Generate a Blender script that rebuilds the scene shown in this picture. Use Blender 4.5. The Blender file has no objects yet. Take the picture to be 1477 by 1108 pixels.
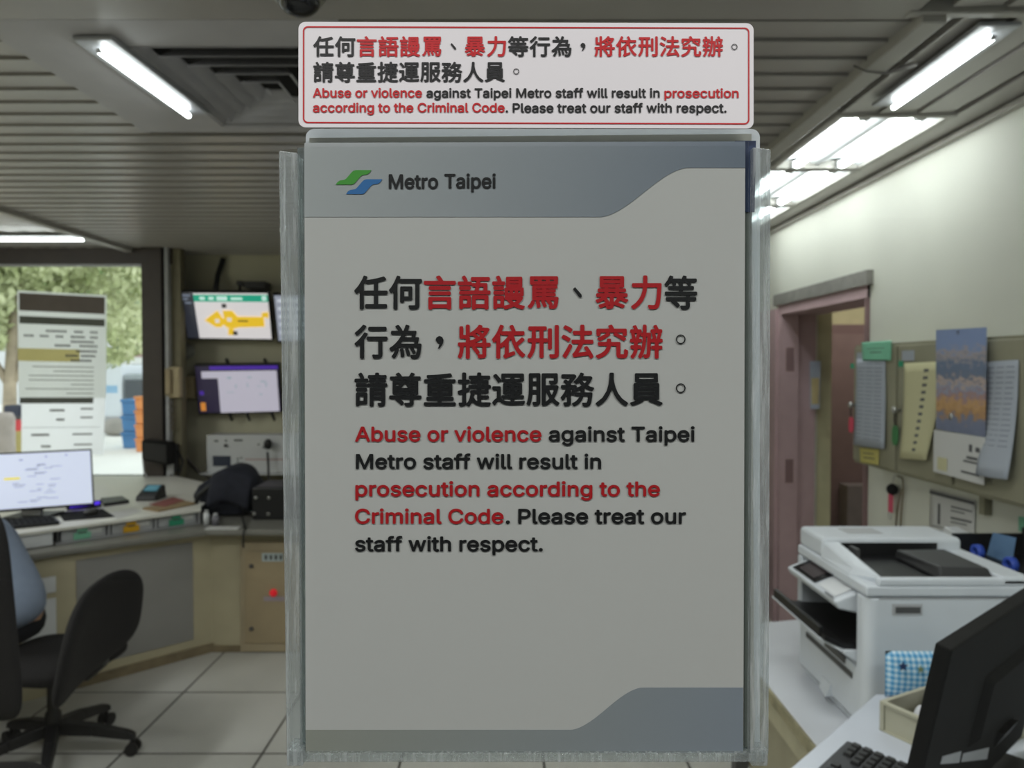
import bpy, bmesh, math, random
from mathutils import Vector, Matrix, geometry
random.seed(7)
V = Vector
R = math.radians
C = bpy.context.scene.collection
SC = bpy.context.scene

# ------------------------------------------------------------------ camera, light, exposure
F, CX, CY = 1074.0, 738.5, 554.0
PITCH = R(1.28)
EYE = V((0, 0, 1.65))
FW = V((0, math.cos(PITCH), -math.sin(PITCH)))
UP = V((0, math.sin(PITCH), math.cos(PITCH)))
RT = V((1, 0, 0))
D = 0.3535                                   # distance of the poster

cam_data = bpy.data.cameras.new('camera')
cam = bpy.data.objects.new('camera', cam_data)
C.objects.link(cam)
cam.location = EYE
cam.rotation_euler = (R(90) - PITCH, 0, 0)
cam_data.sensor_width = 36
cam_data.lens = F / 1477 * 36
cam_data.clip_start = 0.01
cam_data.clip_end = 200
cam_data.dof.use_dof = True
cam_data.dof.focus_distance = D
cam_data.dof.aperture_fstop = 15.0
SC.camera = cam

SC.view_settings.view_transform = 'Standard'
SC.view_settings.look = 'None'
SC.view_settings.gamma = 1
SC.view_settings.use_curve_mapping = False
SC.view_settings.exposure = 0.0
SC.cycles.use_denoising = True
SC.cycles.max_bounces = 10
SC.cycles.transparent_max_bounces = 24
SC.cycles.caustics_reflective = False
SC.cycles.caustics_refractive = False
SC.cycles.sample_clamp_indirect = 4.0

SKY = 1.9          # daylight outside
TUBE = 20.0         # troffer tubes
HALL = 3.3          # added unseen hall lamps that light the notice
ROOM = 1.55          # added fill lamps over the booth, outside the view
world = bpy.data.worlds.new('overcast_sky')
SC.world = world
world.use_nodes = True
wn = world.node_tree.nodes
wn['Background'].inputs[0].default_value = (0.93, 0.97, 1.0, 1)
wn['Background'].inputs[1].default_value = SKY

CEIL = 2.55

def area_lamp(name, loc, size, energy, col=(1, 1, 1), rot=(0, 0, 0)):
    d = bpy.data.lights.new(name, 'AREA')
    d.shape = 'RECTANGLE'; d.size, d.size_y = size
    d.energy = energy; d.color = col
    o = bpy.data.objects.new(name, d); C.objects.link(o)
    o.location = loc; o.rotation_euler = rot
    return o
# unseen lamps added in the hall behind the camera to light the notice
area_lamp('hall_fill_lamp', (-0.8, -0.62, 2.74), (1.2, 0.12), HALL * 8, (1, 0.98, 0.95))
area_lamp('hall_fill_lamp', (1.0, -0.62, 2.74), (1.2, 0.12), HALL * 8, (1, 0.98, 0.95))
# unseen lamps added above and left of the view to brighten the booth
area_lamp('booth_fill_lamp', (0.1, 1.25, CEIL - 0.012), (1.2, 0.3), ROOM * 14)
area_lamp('booth_fill_lamp', (-2.2, 1.35, CEIL - 0.012), (1.2, 0.3), ROOM * 14)
area_lamp('booth_fill_lamp', (-3.7, 2.8, CEIL - 0.012), (0.3, 1.2), ROOM * 26)
area_lamp('corridor_fill_lamp', (2.6, 4.9, 2.5), (0.5, 0.15), 9, (1, 0.95, 0.85))  # unseen lamp added to light the corridor

# ------------------------------------------------------------------ picture geometry
def ray(px, py):
    return RT * ((px - CX) / F) + UP * (-(py - CY) / F) + FW
def atY(px, py, y):
    r = ray(px, py); return EYE + r * (y / r.y)
def atZ(px, py, z):
    r = ray(px, py); return EYE + r * ((z - EYE.z) / r.z)
def atX(px, py, x):
    r = ray(px, py); return EYE + r * (x / r.x)

# ------------------------------------------------------------------ materials
def lin(h):
    h = h.lstrip('#'); out = []
    for i in (0, 2, 4):
        c = int(h[i:i + 2], 16) / 255
        out.append(c / 12.92 if c <= 0.04045 else ((c + 0.055) / 1.055) ** 2.4)
    return tuple(out)
MATS = {}
def M(name, hexc, rough=0.5, metal=0.0, var=0.08, scale=12.0, bump=0.0, spec=0.5, trans=0.0, ior=1.45, emit=0.0, ecol=None):
    if name in MATS: return MATS[name]
    m = bpy.data.materials.new(name); m.use_nodes = True
    nt = m.node_tree; b = nt.nodes['Principled BSDF']
    col = lin(hexc)
    b.inputs['Roughness'].default_value = rough
    b.inputs['Metallic'].default_value = metal
    b.inputs['Specular IOR Level'].default_value = spec
    b.inputs['IOR'].default_value = ior
    b.inputs['Transmission Weight'].default_value = trans
    b.inputs['Base Color'].default_value = (*col, 1)
    if emit:
        b.inputs['Emission Color'].default_value = (*(ecol or col), 1)
        b.inputs['Emission Strength'].default_value = emit
    if var or bump:
        tc = nt.nodes.new('ShaderNodeTexCoord')
        n = nt.nodes.new('ShaderNodeTexNoise')
        n.inputs['Scale'].default_value = scale; n.inputs['Detail'].default_value = 4
        nt.links.new(tc.outputs['Object'], n.inputs['Vector'])
        if var:
            r = nt.nodes.new('ShaderNodeValToRGB')
            r.color_ramp.elements[0].position = 0.3; r.color_ramp.elements[1].position = 0.7
            r.color_ramp.elements[0].color = tuple(max(0, c * (1 - var)) for c in col) + (1,)
            r.color_ramp.elements[1].color = tuple(min(1, c * (1 + var)) for c in col) + (1,)
            nt.links.new(n.outputs['Fac'], r.inputs['Fac'])
            nt.links.new(r.outputs['Color'], b.inputs['Base Color'])
        if bump:
            bp = nt.nodes.new('ShaderNodeBump'); bp.inputs['Strength'].default_value = bump
            bp.inputs['Distance'].default_value = 0.004
            nt.links.new(n.outputs['Fac'], bp.inputs['Height'])
            nt.links.new(bp.outputs['Normal'], b.inputs['Normal'])
    MATS[name] = m
    return m

def screen_mat(name, hexc, s):
    return M(name, hexc, rough=0.3, var=0, emit=s)

def clear_mat(name, tint, gloss_rough=0.02, frost=0.0, frost_scale=60.0, refl=1.0, veil=0.0, veilcol=(0.8, 0.82, 0.82)):
    """thin clear sheet: light passes straight, fresnel sheen, optional frosted smears"""
    m = bpy.data.materials.new(name); m.use_nodes = True
    nt = m.node_tree; nt.nodes.clear()
    out = nt.nodes.new('ShaderNodeOutputMaterial')
    tr = nt.nodes.new('ShaderNodeBsdfTransparent'); tr.inputs[0].default_value = (*tint, 1)
    gl = nt.nodes.new('ShaderNodeBsdfGlossy'); gl.inputs['Roughness'].default_value = gloss_rough
    fr = nt.nodes.new('ShaderNodeFresnel'); fr.inputs[0].default_value = 1.45
    ge = nt.nodes.new('ShaderNodeNewGeometry'); bf = nt.nodes.new('ShaderNodeMath'); bf.operation = 'MULTIPLY_ADD'
    bf.inputs[1].default_value = 1 / 1.45 - 1.45; bf.inputs[2].default_value = 1.45      # rays pass straight, so both faces reflect alike
    nt.links.new(ge.outputs['Backfacing'], bf.inputs[0]); nt.links.new(bf.outputs[0], fr.inputs[0])
    mu = nt.nodes.new('ShaderNodeMath'); mu.operation = 'MULTIPLY'; mu.inputs[1].default_value = refl
    nt.links.new(fr.outputs[0], mu.inputs[0])
    mx = nt.nodes.new('ShaderNodeMixShader')
    nt.links.new(mu.outputs[0], mx.inputs[0]); nt.links.new(tr.outputs[0], mx.inputs[1]); nt.links.new(gl.outputs[0], mx.inputs[2])
    last = mx
    if frost or veil:
        df = nt.nodes.new('ShaderNodeBsdfDiffuse'); df.inputs[0].default_value = (*veilcol, 1)
        tl = nt.nodes.new('ShaderNodeBsdfTranslucent'); tl.inputs[0].default_value = (*veilcol, 1)
        ad = nt.nodes.new('ShaderNodeMixShader'); ad.inputs[0].default_value = 0.35
        nt.links.new(df.outputs[0], ad.inputs[1]); nt.links.new(tl.outputs[0], ad.inputs[2])
        m2 = nt.nodes.new('ShaderNodeMixShader')
        if frost:
            tc = nt.nodes.new('ShaderNodeTexCoord'); mp = nt.nodes.new('ShaderNodeMapping')
            mp.inputs['Scale'].default_value = (1.0, 1.0, 0.07)
            n = nt.nodes.new('ShaderNodeTexNoise'); n.inputs['Scale'].default_value = frost_scale; n.inputs['Detail'].default_value = 5
            r = nt.nodes.new('ShaderNodeMapRange')
            r.inputs[1].default_value = 0.48; r.inputs[2].default_value = 0.85
            r.inputs[3].default_value = veil; r.inputs[4].default_value = min(1, veil + frost)
            nt.links.new(tc.outputs['Object'], mp.inputs[0]); nt.links.new(mp.outputs[0], n.inputs['Vector'])
            nt.links.new(n.outputs['Fac'], r.inputs[0]); nt.links.new(r.outputs[0], m2.inputs[0])
            bp = nt.nodes.new('ShaderNodeBump'); bp.inputs['Strength'].default_value = 0.6; bp.inputs['Distance'].default_value = 0.002
            nt.links.new(n.outputs['Fac'], bp.inputs['Height']); nt.links.new(bp.outputs[0], gl.inputs['Normal'])
        else:
            m2.inputs[0].default_value = veil
        nt.links.new(mx.outputs[0], m2.inputs[1]); nt.links.new(ad.outputs[0], m2.inputs[2])
        last = m2
    nt.links.new(last.outputs[0], out.inputs[0])
    return m

def paper_mat(name, hexc, through=0.35, var=0.02):
    m = bpy.data.materials.new(name); m.use_nodes = True
    nt = m.node_tree; nt.nodes.clear()
    out = nt.nodes.new('ShaderNodeOutputMaterial')
    d = nt.nodes.new('ShaderNodeBsdfDiffuse'); t = nt.nodes.new('ShaderNodeBsdfTranslucent')
    tc = nt.nodes.new('ShaderNodeTexCoord'); n = nt.nodes.new('ShaderNodeTexNoise'); n.inputs['Scale'].default_value = 9
    nt.links.new(tc.outputs['Object'], n.inputs['Vector'])
    r = nt.nodes.new('ShaderNodeValToRGB'); c = lin(hexc)
    r.color_ramp.elements[0].color = tuple(x * (1 - var) for x in c) + (1,); r.color_ramp.elements[1].color = tuple(min(1, x * (1 + var)) for x in c) + (1,)
    nt.links.new(n.outputs['Fac'], r.inputs[0])
    nt.links.new(r.outputs[0], d.inputs[0]); nt.links.new(r.outputs[0], t.inputs[0])
    mx = nt.nodes.new('ShaderNodeMixShader'); mx.inputs[0].default_value = through
    nt.links.new(d.outputs[0], mx.inputs[1]); nt.links.new(t.outputs[0], mx.inputs[2])
    nt.links.new(mx.outputs[0], out.inputs[0])
    MATS[name] = m
    return m

def graded_paper(name, a, b, through=0.12):
    m = paper_mat(name, a, through); nt = m.node_tree
    r = next(n for n in nt.nodes if n.type == 'VALTORGB'); tc = next(n for n in nt.nodes if n.type == 'TEX_COORD')
    sx = nt.nodes.new('ShaderNodeSeparateXYZ'); nt.links.new(tc.outputs['Generated'], sx.inputs[0]); nt.links.new(sx.outputs['X'], r.inputs[0])
    r.color_ramp.elements[0].color = (*lin(a), 1); r.color_ramp.elements[1].color = (*lin(b), 1)
    return m

def emit_mat(name, col, s):
    m = bpy.data.materials.new(name); m.use_nodes = True
    nt = m.node_tree; nt.nodes.clear()
    o = nt.nodes.new('ShaderNodeOutputMaterial'); e = nt.nodes.new('ShaderNodeEmission')
    e.inputs[0].default_value = (*col, 1); e.inputs[1].default_value = s
    nt.links.new(e.outputs[0], o.inputs[0]); return m

m_slat = M('ceiling_slat', '#a9a5a0', 0.33, 0.1, 0.05, 5, spec=0.7)
m_void = M('ceiling_void', '#1d1c1b', 0.9, var=0)
m_trim = M('ceiling_trim', '#b0ada6', 0.45, 0.0, 0.06)
m_wall = M('cream_wall', '#d2d3c8', 0.6, var=0.05, scale=2.5, bump=0.05)
m_wallb = M('khaki_wall', '#c2bea6', 0.6, var=0.07, scale=3)
m_brown = M('dark_brown_frame', '#3a322d', 0.5, var=0.1)
m_counter = M('cream_panel', '#b5ac90', 0.55, var=0.1, scale=3)
m_grey = M('grey_panel', '#8a8885', 0.5, var=0.06, scale=4)
m_top = M('grey_worktop', '#77766f', 0.4, var=0.1, scale=8)
m_white = M('white_plastic', '#d4d6d8', 0.4, var=0.03)
m_prn = M('printer_white', '#c9ced4', 0.42, var=0.03)
m_desk = M('white_desk', '#cdd0d6', 0.35, var=0.03)
m_black = M('black_plastic', '#121214', 0.45, var=0.1)
m_blackm = M('matt_black', '#131312', 0.8, var=0.15, scale=30, spec=0.2)
m_fabric = M('black_fabric', '#151314', 0.95, var=0.2, scale=150, bump=0.25)
m_navy = M('navy_fabric', '#20222d', 0.9, var=0.25, scale=25, bump=0.5)
m_steel = M('steel', '#b0b0ae', 0.3, 0.9, 0.05)
m_cab = M('cabinet_olive', '#8d8a76', 0.45, var=0.05)
m_beige = M('beige_plastic', '#b3a482', 0.5, var=0.06)
m_pink = M('mauve_paint', '#b79da0', 0.5, var=0.05)
m_mauve = M('brown_mauve_paint', '#7f6666', 0.55, var=0.05)
m_dgrey = M('dark_grey', '#4a4a4a', 0.5, var=0.1)
m_lgrey = M('light_grey', '#a9aaac', 0.5, var=0.05)
m_cord = M('cord', '#2a2624', 0.6, var=0)
m_paper = paper_mat('paper', '#dcdcda', 0.25)
m_paperY = paper_mat('cream_paper', '#d6d2ac', 0.25)
m_paperB = paper_mat('bluish_paper', '#b9bfc9', 0.25)
m_ink = M('ink_black', '#101214', 0.5, var=0)
m_inkred = M('ink_red', '#b5121b', 0.5, var=0)
m_print = M('faded_print', '#5a5a5c', 0.7, var=0.1)
m_green = M('green_label', '#2e9470', 0.6, var=0.05)
m_mint = M('mint_label', '#79bb9c', 0.6, var=0.05)
m_yel = M('yellow_label', '#d9a518', 0.6, var=0.05)
m_blue = M('blue_plastic', '#3352b8', 0.45, var=0.05)
m_red = M('red_plastic', '#c8202a', 0.4, var=0.05)
m_pinkp = M('pink_tag', '#d35570', 0.5, var=0.05)

# ------------------------------------------------------------------ mesh builder
ORI = {}
class MB:
    def __init__(s, T=None):
        s.v, s.f, s.mi = [], [], []; s.T = T or Matrix(); s.cur = 0; s.smooth = set()
    def _add(s, vs, fs, smooth=False):
        o = len(s.v); s.v += [s.T @ V(p) for p in vs]
        for f in fs:
            if smooth: s.smooth.add(len(s.f))
            s.f.append([i + o for i in f]); s.mi.append(s.cur)
        return s
    def box(s, a, b):
        x0, y0, z0 = a; x1, y1, z1 = b
        return s._add([(x0, y0, z0), (x1, y0, z0), (x1, y1, z0), (x0, y1, z0), (x0, y0, z1), (x1, y0, z1), (x1, y1, z1), (x0, y1, z1)],
                      [(0, 3, 2, 1), (4, 5, 6, 7), (0, 1, 5, 4), (1, 2, 6, 5), (2, 3, 7, 6), (3, 0, 4, 7)])
    def cbox(s, c, d):
        return s.box([c[i] - d[i] / 2 for i in range(3)], [c[i] + d[i] / 2 for i in range(3)])
    def hexa(s, bot, top):
        return s._add(list(bot) + list(top), [(0, 3, 2, 1), (4, 5, 6, 7), (0, 1, 5, 4), (1, 2, 6, 5), (2, 3, 7, 6), (3, 0, 4, 7)])
    def slab(s, q, t):
        """quad q (seen front, listed TL,TR,BR,BL) thickened by t away from the viewer of its front"""
        q = [V(p) for p in q]; n = (q[1] - q[0]).cross(q[3] - q[0]).normalized()
        # TL,TR,BL : right x down points away from the viewer
        return s.hexa([p + n * t for p in q], q)
    def prism(s, poly, z0, z1):
        n = len(poly)
        return s._add([(x, y, z0) for x, y in poly] + [(x, y, z1) for x, y in poly],
                      [list(range(n))[::-1], list(range(n, 2 * n))] + [(i, (i + 1) % n, n + (i + 1) % n, n + i) for i in range(n)])
    def extrude(s, poly, d):
        n = len(poly); poly = [V(p) for p in poly]; d = V(d)
        return s._add(poly + [p + d for p in poly],
                      [list(range(n))[::-1], list(range(n, 2 * n))] + [(i, (i + 1) % n, n + (i + 1) % n, n + i) for i in range(n)])
    def tube(s, path, r, n=10, cap=True):
        path = [V(p) for p in path]; rs = r if isinstance(r, (list, tuple)) else [r] * len(path)
        vs, fs = [], []; prev = None
        for i, p in enumerate(path):
            t = (path[min(i + 1, len(path) - 1)] - path[max(i - 1, 0)]).normalized()
            a = prev if prev is not None else (V((0, 0, 1)) if abs(t.z) < 0.9 else V((1, 0, 0)))
            u = (a - t * a.dot(t)).normalized(); w = t.cross(u); prev = u
            for k in range(n):
                th = 2 * math.pi * k / n; vs.append(p + (u * math.cos(th) + w * math.sin(th)) * rs[i])
        for i in range(len(path) - 1):
            for k in range(n):
                fs.append((i * n + k, i * n + (k + 1) % n, (i + 1) * n + (k + 1) % n, (i + 1) * n + k))
        s._add(vs, fs, True)
        if cap:
            o = len(path) - 1
            s._add(vs[:n], [tuple(range(n))[::-1]]); s._add(vs[o * n:], [tuple(range(n))])
        return s
    def lathe(s, prof, n=24, c=(0, 0, 0), axis='z'):
        vs, fs = [], []; c = V(c)
        for r, h in prof:
            for k in range(n):
                th = 2 * math.pi * k / n; x, y = r * math.cos(th), r * math.sin(th)
                vs.append(c + V({'z': (x, y, h), 'y': (x, h, y), 'x': (h, x, y)}[axis]))
        for i in range(len(prof) - 1):
            for k in range(n):
                fs.append((i * n + k, i * n + (k + 1) % n, (i + 1) * n + (k + 1) % n, (i + 1) * n + k))
        s._add(vs, fs, True)
        s._add(vs[:n], [tuple(range(n))]); s._add(vs[-n:], [tuple(range(n))])
        return s
    def grid(s, fn, nu, nv, smooth=True, closed=False):
        vs = [fn(i / nu, j / nv) for j in range(nv + 1) for i in range(nu + 1)]
        fs = [(j * (nu + 1) + i, j * (nu + 1) + i + 1, (j + 1) * (nu + 1) + i + 1, (j + 1) * (nu + 1) + i) for j in range(nv) for i in range(nu)]
        return s._add(vs, fs, smooth)
    def ball(s, c, r, n=16):
        c = V(c); r = V(r) if not isinstance(r, (int, float)) else V((r, r, r))
        return s.grid(lambda u, v: c + V((r.x * math.cos(2 * math.pi * u) * math.sin(math.pi * v), r.y * math.sin(2 * math.pi * u) * math.sin(math.pi * v), r.z * math.cos(math.pi * v))), n, n // 2)
    def build(s, name, mat, parent=None, org=None, bevel=0.0, solid=0.0, sub=0, seg=2):
        mats = mat if isinstance(mat, (list, tuple)) else [mat]
        o0 = V(org) if org is not None else (ORI[parent.name] if parent else V((0, 0, 0)))
        me = bpy.data.meshes.new(name)
        me.from_pydata([tuple(p - o0) for p in s.v], [], s.f)
        bm = bmesh.new(); bm.from_mesh(me)
        bmesh.ops.remove_doubles(bm, verts=bm.verts, dist=1e-6)
        bm.to_mesh(me) if len(bm.faces) == len(s.f) else None
        bm.free()
        for m in mats: me.materials.append(m)
        if len(me.polygons) == len(s.f):
            for i, p in enumerate(me.polygons):
                p.material_index = s.mi[i]; p.use_smooth = i in s.smooth
        bm = bmesh.new(); bm.from_mesh(me)
        if not solid: bmesh.ops.recalc_face_normals(bm, faces=bm.faces)
        bm.to_mesh(me); bm.free()
        o = bpy.data.objects.new(name, me); C.objects.link(o)
        if parent: o.parent = parent; ORI[o.name] = o0
        else: o.location = o0; ORI[o.name] = o0
        if solid:
            md = o.modifiers.new('solid', 'SOLIDIFY'); md.thickness = solid; md.offset = 0
        if bevel:
            md = o.modifiers.new('bevel', 'BEVEL'); md.width = bevel; md.segments = seg; md.limit_method = 'ANGLE'; md.angle_limit = R(40)
            md.harden_normals = False
        if sub:
            md = o.modifiers.new('sub', 'SUBSURF'); md.levels = sub; md.render_levels = sub
        return o

def tag(o, label, cat, group=None, kind=None):
    o['label'] = label; o['category'] = cat
    if group: o['group'] = group
    if kind: o['kind'] = kind
    return o
def thing(name, loc, label, cat, group=None):
    o = bpy.data.objects.new(name, None); C.objects.link(o)
    o.location = loc; o.empty_display_size = 0.05; ORI[o.name] = V(loc)
    return tag(o, label, cat, group)
def struct(mb, name, mat, **k):
    o = mb.build(name, mat, **k); o['kind'] = 'structure'; return o
def lerp(a, b, t): return V(a) * (1 - t) + V(b) * t
def onq(q, u, v, off=0.0):
    """point on quad TL,TR,BR,BL; u right, v down; off towards the viewer"""
    q = [V(p) for p in q]
    p = lerp(lerp(q[0], q[1], u), lerp(q[3], q[2], u), v)
    n = (q[1] - q[0]).cross(q[3] - q[0]).normalized()
    return p - n * off
def subq(q, u0, v0, u1, v1, off=0.0):
    return [onq(q, u0, v0, off), onq(q, u1, v0, off), onq(q, u1, v1, off), onq(q, u0, v1, off)]
def pxq(pts, fn): return [fn(*p) for p in pts]

# ------------------------------------------------------------------ lettering
try:
    LATIN = bpy.data.fonts.load(bpy.utils.system_resource('DATAFILES', path='fonts') + '/Inter.woff2')
except Exception:
    LATIN = None
_tc = {}
def winding(x, y, c):
    w = 0; xa, ya = c[-1]
    for xb, yb in c:
        if (ya <= y) != (yb <= y):
            side = (xb - xa) * (y - ya) - (x - xa) * (yb - ya)
            if yb > ya and side > 0: w += 1
            elif yb < ya and side < 0: w -= 1
        xa, ya = xb, yb
    return w
def glyphs(text, latin, offset=0):
    """flat outline of a line of text, filled by winding so overlapping strokes stay solid"""
    k = (text, latin)
    if k in _tc: return _tc[k]
    cu = bpy.data.curves.new('t', 'FONT'); cu.body = text
    if latin and LATIN: cu.font = LATIN
    o = bpy.data.objects.new('t', cu); C.objects.link(o)
    bpy.context.view_layer.update()
    c2 = o.to_curve(bpy.context.evaluated_depsgraph_get())
    cons = []
    for sp in c2.splines:
        bp_ = sp.bezier_points; n = len(bp_); pts = []
        if n == 0:
            pts = [(q.co.x, q.co.y) for q in sp.points]
        for i in range(n):
            a_, b_ = bp_[i], bp_[(i + 1) % n]
            if (a_.handle_right - a_.co).length + (b_.handle_left - b_.co).length < 1e-5 or a_.handle_right_type == 'VECTOR' and b_.handle_left_type == 'VECTOR': pts.append((a_.co.x, a_.co.y)); continue
            for q in geometry.interpolate_bezier(a_.co, a_.handle_right, b_.handle_left, b_.co, 6)[:-1]: pts.append((q.x, q.y))
        pts = [q for i, q in enumerate(pts) if abs(q[0] - pts[i - 1][0]) + abs(q[1] - pts[i - 1][1]) > 1e-6]
        if len(pts) > 2: cons.append(pts)
    o.to_curve_clear(); bpy.data.objects.remove(o); bpy.data.curves.remove(cu)
    vin, ein = [], []
    for c in cons:
        b0 = len(vin); vin += [V(q) for q in c]; ein += [(b0 + i, b0 + (i + 1) % len(c)) for i in range(len(c))]
    ov, _, of = geometry.delaunay_2d_cdt(vin, ein, [], 0, 1e-6)[:3]
    boxes = [(min(q[0] for q in c), max(q[0] for q in c), min(q[1] for q in c), max(q[1] for q in c), c) for c in cons]
    vs = [(q.x, q.y) for q in ov]; fs = []
    for f in of:
        x = sum(vs[i][0] for i in f) / len(f); y = sum(vs[i][1] for i in f) / len(f); w = 0
        for x0_, x1_, y0_, y1_, c in boxes:
            if x0_ <= x <= x1_ and y0_ <= y <= y1_: w += winding(x, y, c)
        if w: fs.append(tuple(f))
    used = sorted({i for f in fs for i in f}); mp_ = {i: j for j, i in enumerate(used)}
    vs = [vs[i] for i in used]; fs = [tuple(mp_[i] for i in f) for f in fs]
    _tc[k] = (vs, fs); return vs, fs
def cap_h(latin, offset):
    vs, _ = glyphs('H', latin, offset); ys = [y for _, y in vs]; return max(ys)
def bold_shifts(w):
    return [(0, 0)] + [(w * math.cos(R(45 * k)), w * math.sin(R(45 * k))) for k in range(8)] if w else [(0, 0)]
def put_text(mb, text, x0, x1, base, cap, y, latin=True, bold=0.02):
    """ink spans x0..x1 px, capitals rise cap px above the baseline px; printed on the plane at depth y.
    Bold weight comes from overprinting the outline shifted all round."""
    vs, fs = glyphs(text, latin, 0); xs = [p[0] for p in vs]; a, b = min(xs), max(xs)
    h = cap_h(latin, 0); w = bold * cap
    k = (x1 - x0 - 2 * w) / (b - a)
    for i, (dx, dy) in enumerate(bold_shifts(w)):
        mb._add([atY(x0 + w + (px - a) * k + dx, base - w - py / h * (cap - 2 * w) + dy, y - i * 2e-6) for px, py in vs], fs)
def put_cell(mb, ch, cx, cy, w, h, y, bold=0.018):
    """one character filling w x h px about (cx, cy)"""
    vs, fs = glyphs(ch, False, 0)
    xs = [p[0] for p in vs]; ys = [p[1] for p in vs]
    mx, my = (min(xs) + max(xs)) / 2, (min(ys) + max(ys)) / 2
    for i, (dx, dy) in enumerate(bold_shifts(bold * w)):
        mb._add([atY(cx + (px - mx) * w + dx, cy - (py - my) * h + dy, y - i * 2e-6) for px, py in vs], fs)
def put_ring(mb, cx, cy, r, wd, y, n=24):
    vs = []
    for k in range(n):
        t = 2 * math.pi * k / n
        for rr in (r, r - wd): vs.append(atY(cx + rr * math.cos(t), cy + rr * math.sin(t), y))
    mb._add(vs, [(2 * k, 2 * ((k + 1) % n), 2 * ((k + 1) % n) + 1, 2 * k + 1) for k in range(n)])
def rrect_px(x0, y0, x1, y1, r, n=6):
    out = []
    for cx, cy, a in ((x1 - r, y0 + r, -90), (x1 - r, y1 - r, 0), (x0 + r, y1 - r, 90), (x0 + r, y0 + r, 180)):
        for k in range(n + 1):
            t = R(a + 90 * k / n); out.append((cx + r * math.cos(t), cy + r * math.sin(t)))
    return out
def plate(mb, pts, y, t):
    """px outline at depth y, thickness t going away from the camera"""
    mb.extrude([atY(px, py, y) for px, py in pts], (0, t, 0))
# ------------------------------------------------------------------ the setting
XR, YB, YW, XL = 1.72, 6.0, 5.7, -4.3        # right wall, back wall, window wall, left wall
YF = 0.372                                    # booth front glass
# floor: pale raised-access tiles with dark joints
def floor_mat():
    m = bpy.data.materials.new('floor_tiles'); m.use_nodes = True
    nt = m.node_tree; b = nt.nodes['Principled BSDF']; b.inputs['Roughness'].default_value = 0.35
    tc = nt.nodes.new('ShaderNodeTexCoord'); mp = nt.nodes.new('ShaderNodeMapping')
    mp.inputs['Location'].default_value = (1.667 + 6.0, -3.145 + 6.0, 0)
    br = nt.nodes.new('ShaderNodeTexBrick'); br.offset = 0; br.squash = 1
    br.inputs['Scale'].default_value = 1; br.inputs['Brick Width'].default_value = 0.6; br.inputs['Row Height'].default_value = 0.6
    br.inputs['Mortar Size'].default_value = 0.0055; br.inputs['Mortar Smooth'].default_value = 0.1
    br.inputs['Color1'].default_value = (*lin('#d2d1cb'), 1); br.inputs['Color2'].default_value = (*lin('#cccbc4'), 1)
    br.inputs['Mortar'].default_value = (*lin('#2e2b28'), 1)
    n = nt.nodes.new('ShaderNodeTexNoise'); n.inputs['Scale'].default_value = 3; n.inputs['Detail'].default_value = 6
    mx = nt.nodes.new('ShaderNodeMixRGB'); mx.blend_type = 'MULTIPLY'; mx.inputs[0].default_value = 0.3
    nt.links.new(tc.outputs['Object'], mp.inputs[0]); nt.links.new(mp.outputs[0], br.inputs['Vector'])
    nt.links.new(tc.outputs['Object'], n.inputs['Vector'])
    nt.links.new(br.outputs['Color'], mx.inputs[1]); nt.links.new(n.outputs['Fac'], mx.inputs[2])
    nt.links.new(mx.outputs[0], b.inputs['Base Color']); return m
struct(MB().box((XL, YF - 0.05, -0.1), (4.2, YB, 0)), 'floor', floor_mat())

# ceiling: lapped metal slats across the middle, slats running away along the sides
cb = MB()
X1, X2 = -2.86, 1.035
YS = 1.95
cb.cur = 1; cb.box((XL, YF, CEIL + 0.045), (4.2, YB, CEIL + 0.09))
cb.cur = 0
cb.box((XL, YF, CEIL - 0.004), (1.02, YS - 0.012, CEIL + 0.03))
vent = (atZ(100, 55, CEIL).x, 2.13, atZ(430, 171, CEIL).x + 0.35, 2.80)
y = YS
while y < YB:
    a, b = y, min(y + 0.110, YB)
    # one slat: a tilted pan so each laps the next; interrupted where the fixture panel sits
    spans = [(X1, X2)]
    if a < 2.86: spans = [(X1, -1.40), (-0.45, X2)]
    for s0, s1 in spans:
        cb.hexa([(s0, a, CEIL - 0.004), (s1, a, CEIL - 0.004), (s1, b, CEIL + 0.003), (s0, b, CEIL + 0.003)],
                [(s0, a, CEIL + 0.03), (s1, a, CEIL + 0.03), (s1, b, CEIL + 0.03), (s0, b, CEIL + 0.03)])
    y += 0.12
def yslats(x0, x1, w, y0, y1):
    x = x0
    while x < x1 - 0.02:
        xe = min(x + w - 0.013, x1)
        cb.hexa([(x, y0, CEIL), (xe, y0, CEIL + 0.006), (xe, y1, CEIL + 0.006), (x, y1, CEIL)],
                [(x, y0, CEIL + 0.03), (xe, y0, CEIL + 0.03), (xe, y1, CEIL + 0.03), (x, y1, CEIL + 0.03)])
        x += w
TX0, TX1 = 1.165, 1.575                       # troffer strip
yslats(1.10, TX0 - 0.01, 0.055, 1.9, YB)
yslats(TX0, TX1, 0.137, 1.9, 2.665)
yslats(TX0, TX1, 0.137, 4.95, YB)
yslats(TX1 + 0.01, XR, 0.135, YF, YB)
yslats(1.10, TX1, 0.137, YF, 1.88)
yslats(XL, X1 - 0.06, 0.137, YF, YB)
struct(cb, 'ceiling', [m_slat, m_void])
struct(MB().box((1.035, 1.9, CEIL - 0.03), (1.10, YB, CEIL + 0.03)), 'trim_1', m_trim, bevel=0.004)
struct(MB().box((X1 - 0.06, 2.0, CEIL - 0.03), (X1, YB, CEIL + 0.03)), 'trim_2', m_trim, bevel=0.004)
struct(MB().box((1.0, 1.89, CEIL - 0.010), (XR, 1.92, CEIL + 0.03)), 'trim_3', m_trim, bevel=0.004)
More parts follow.
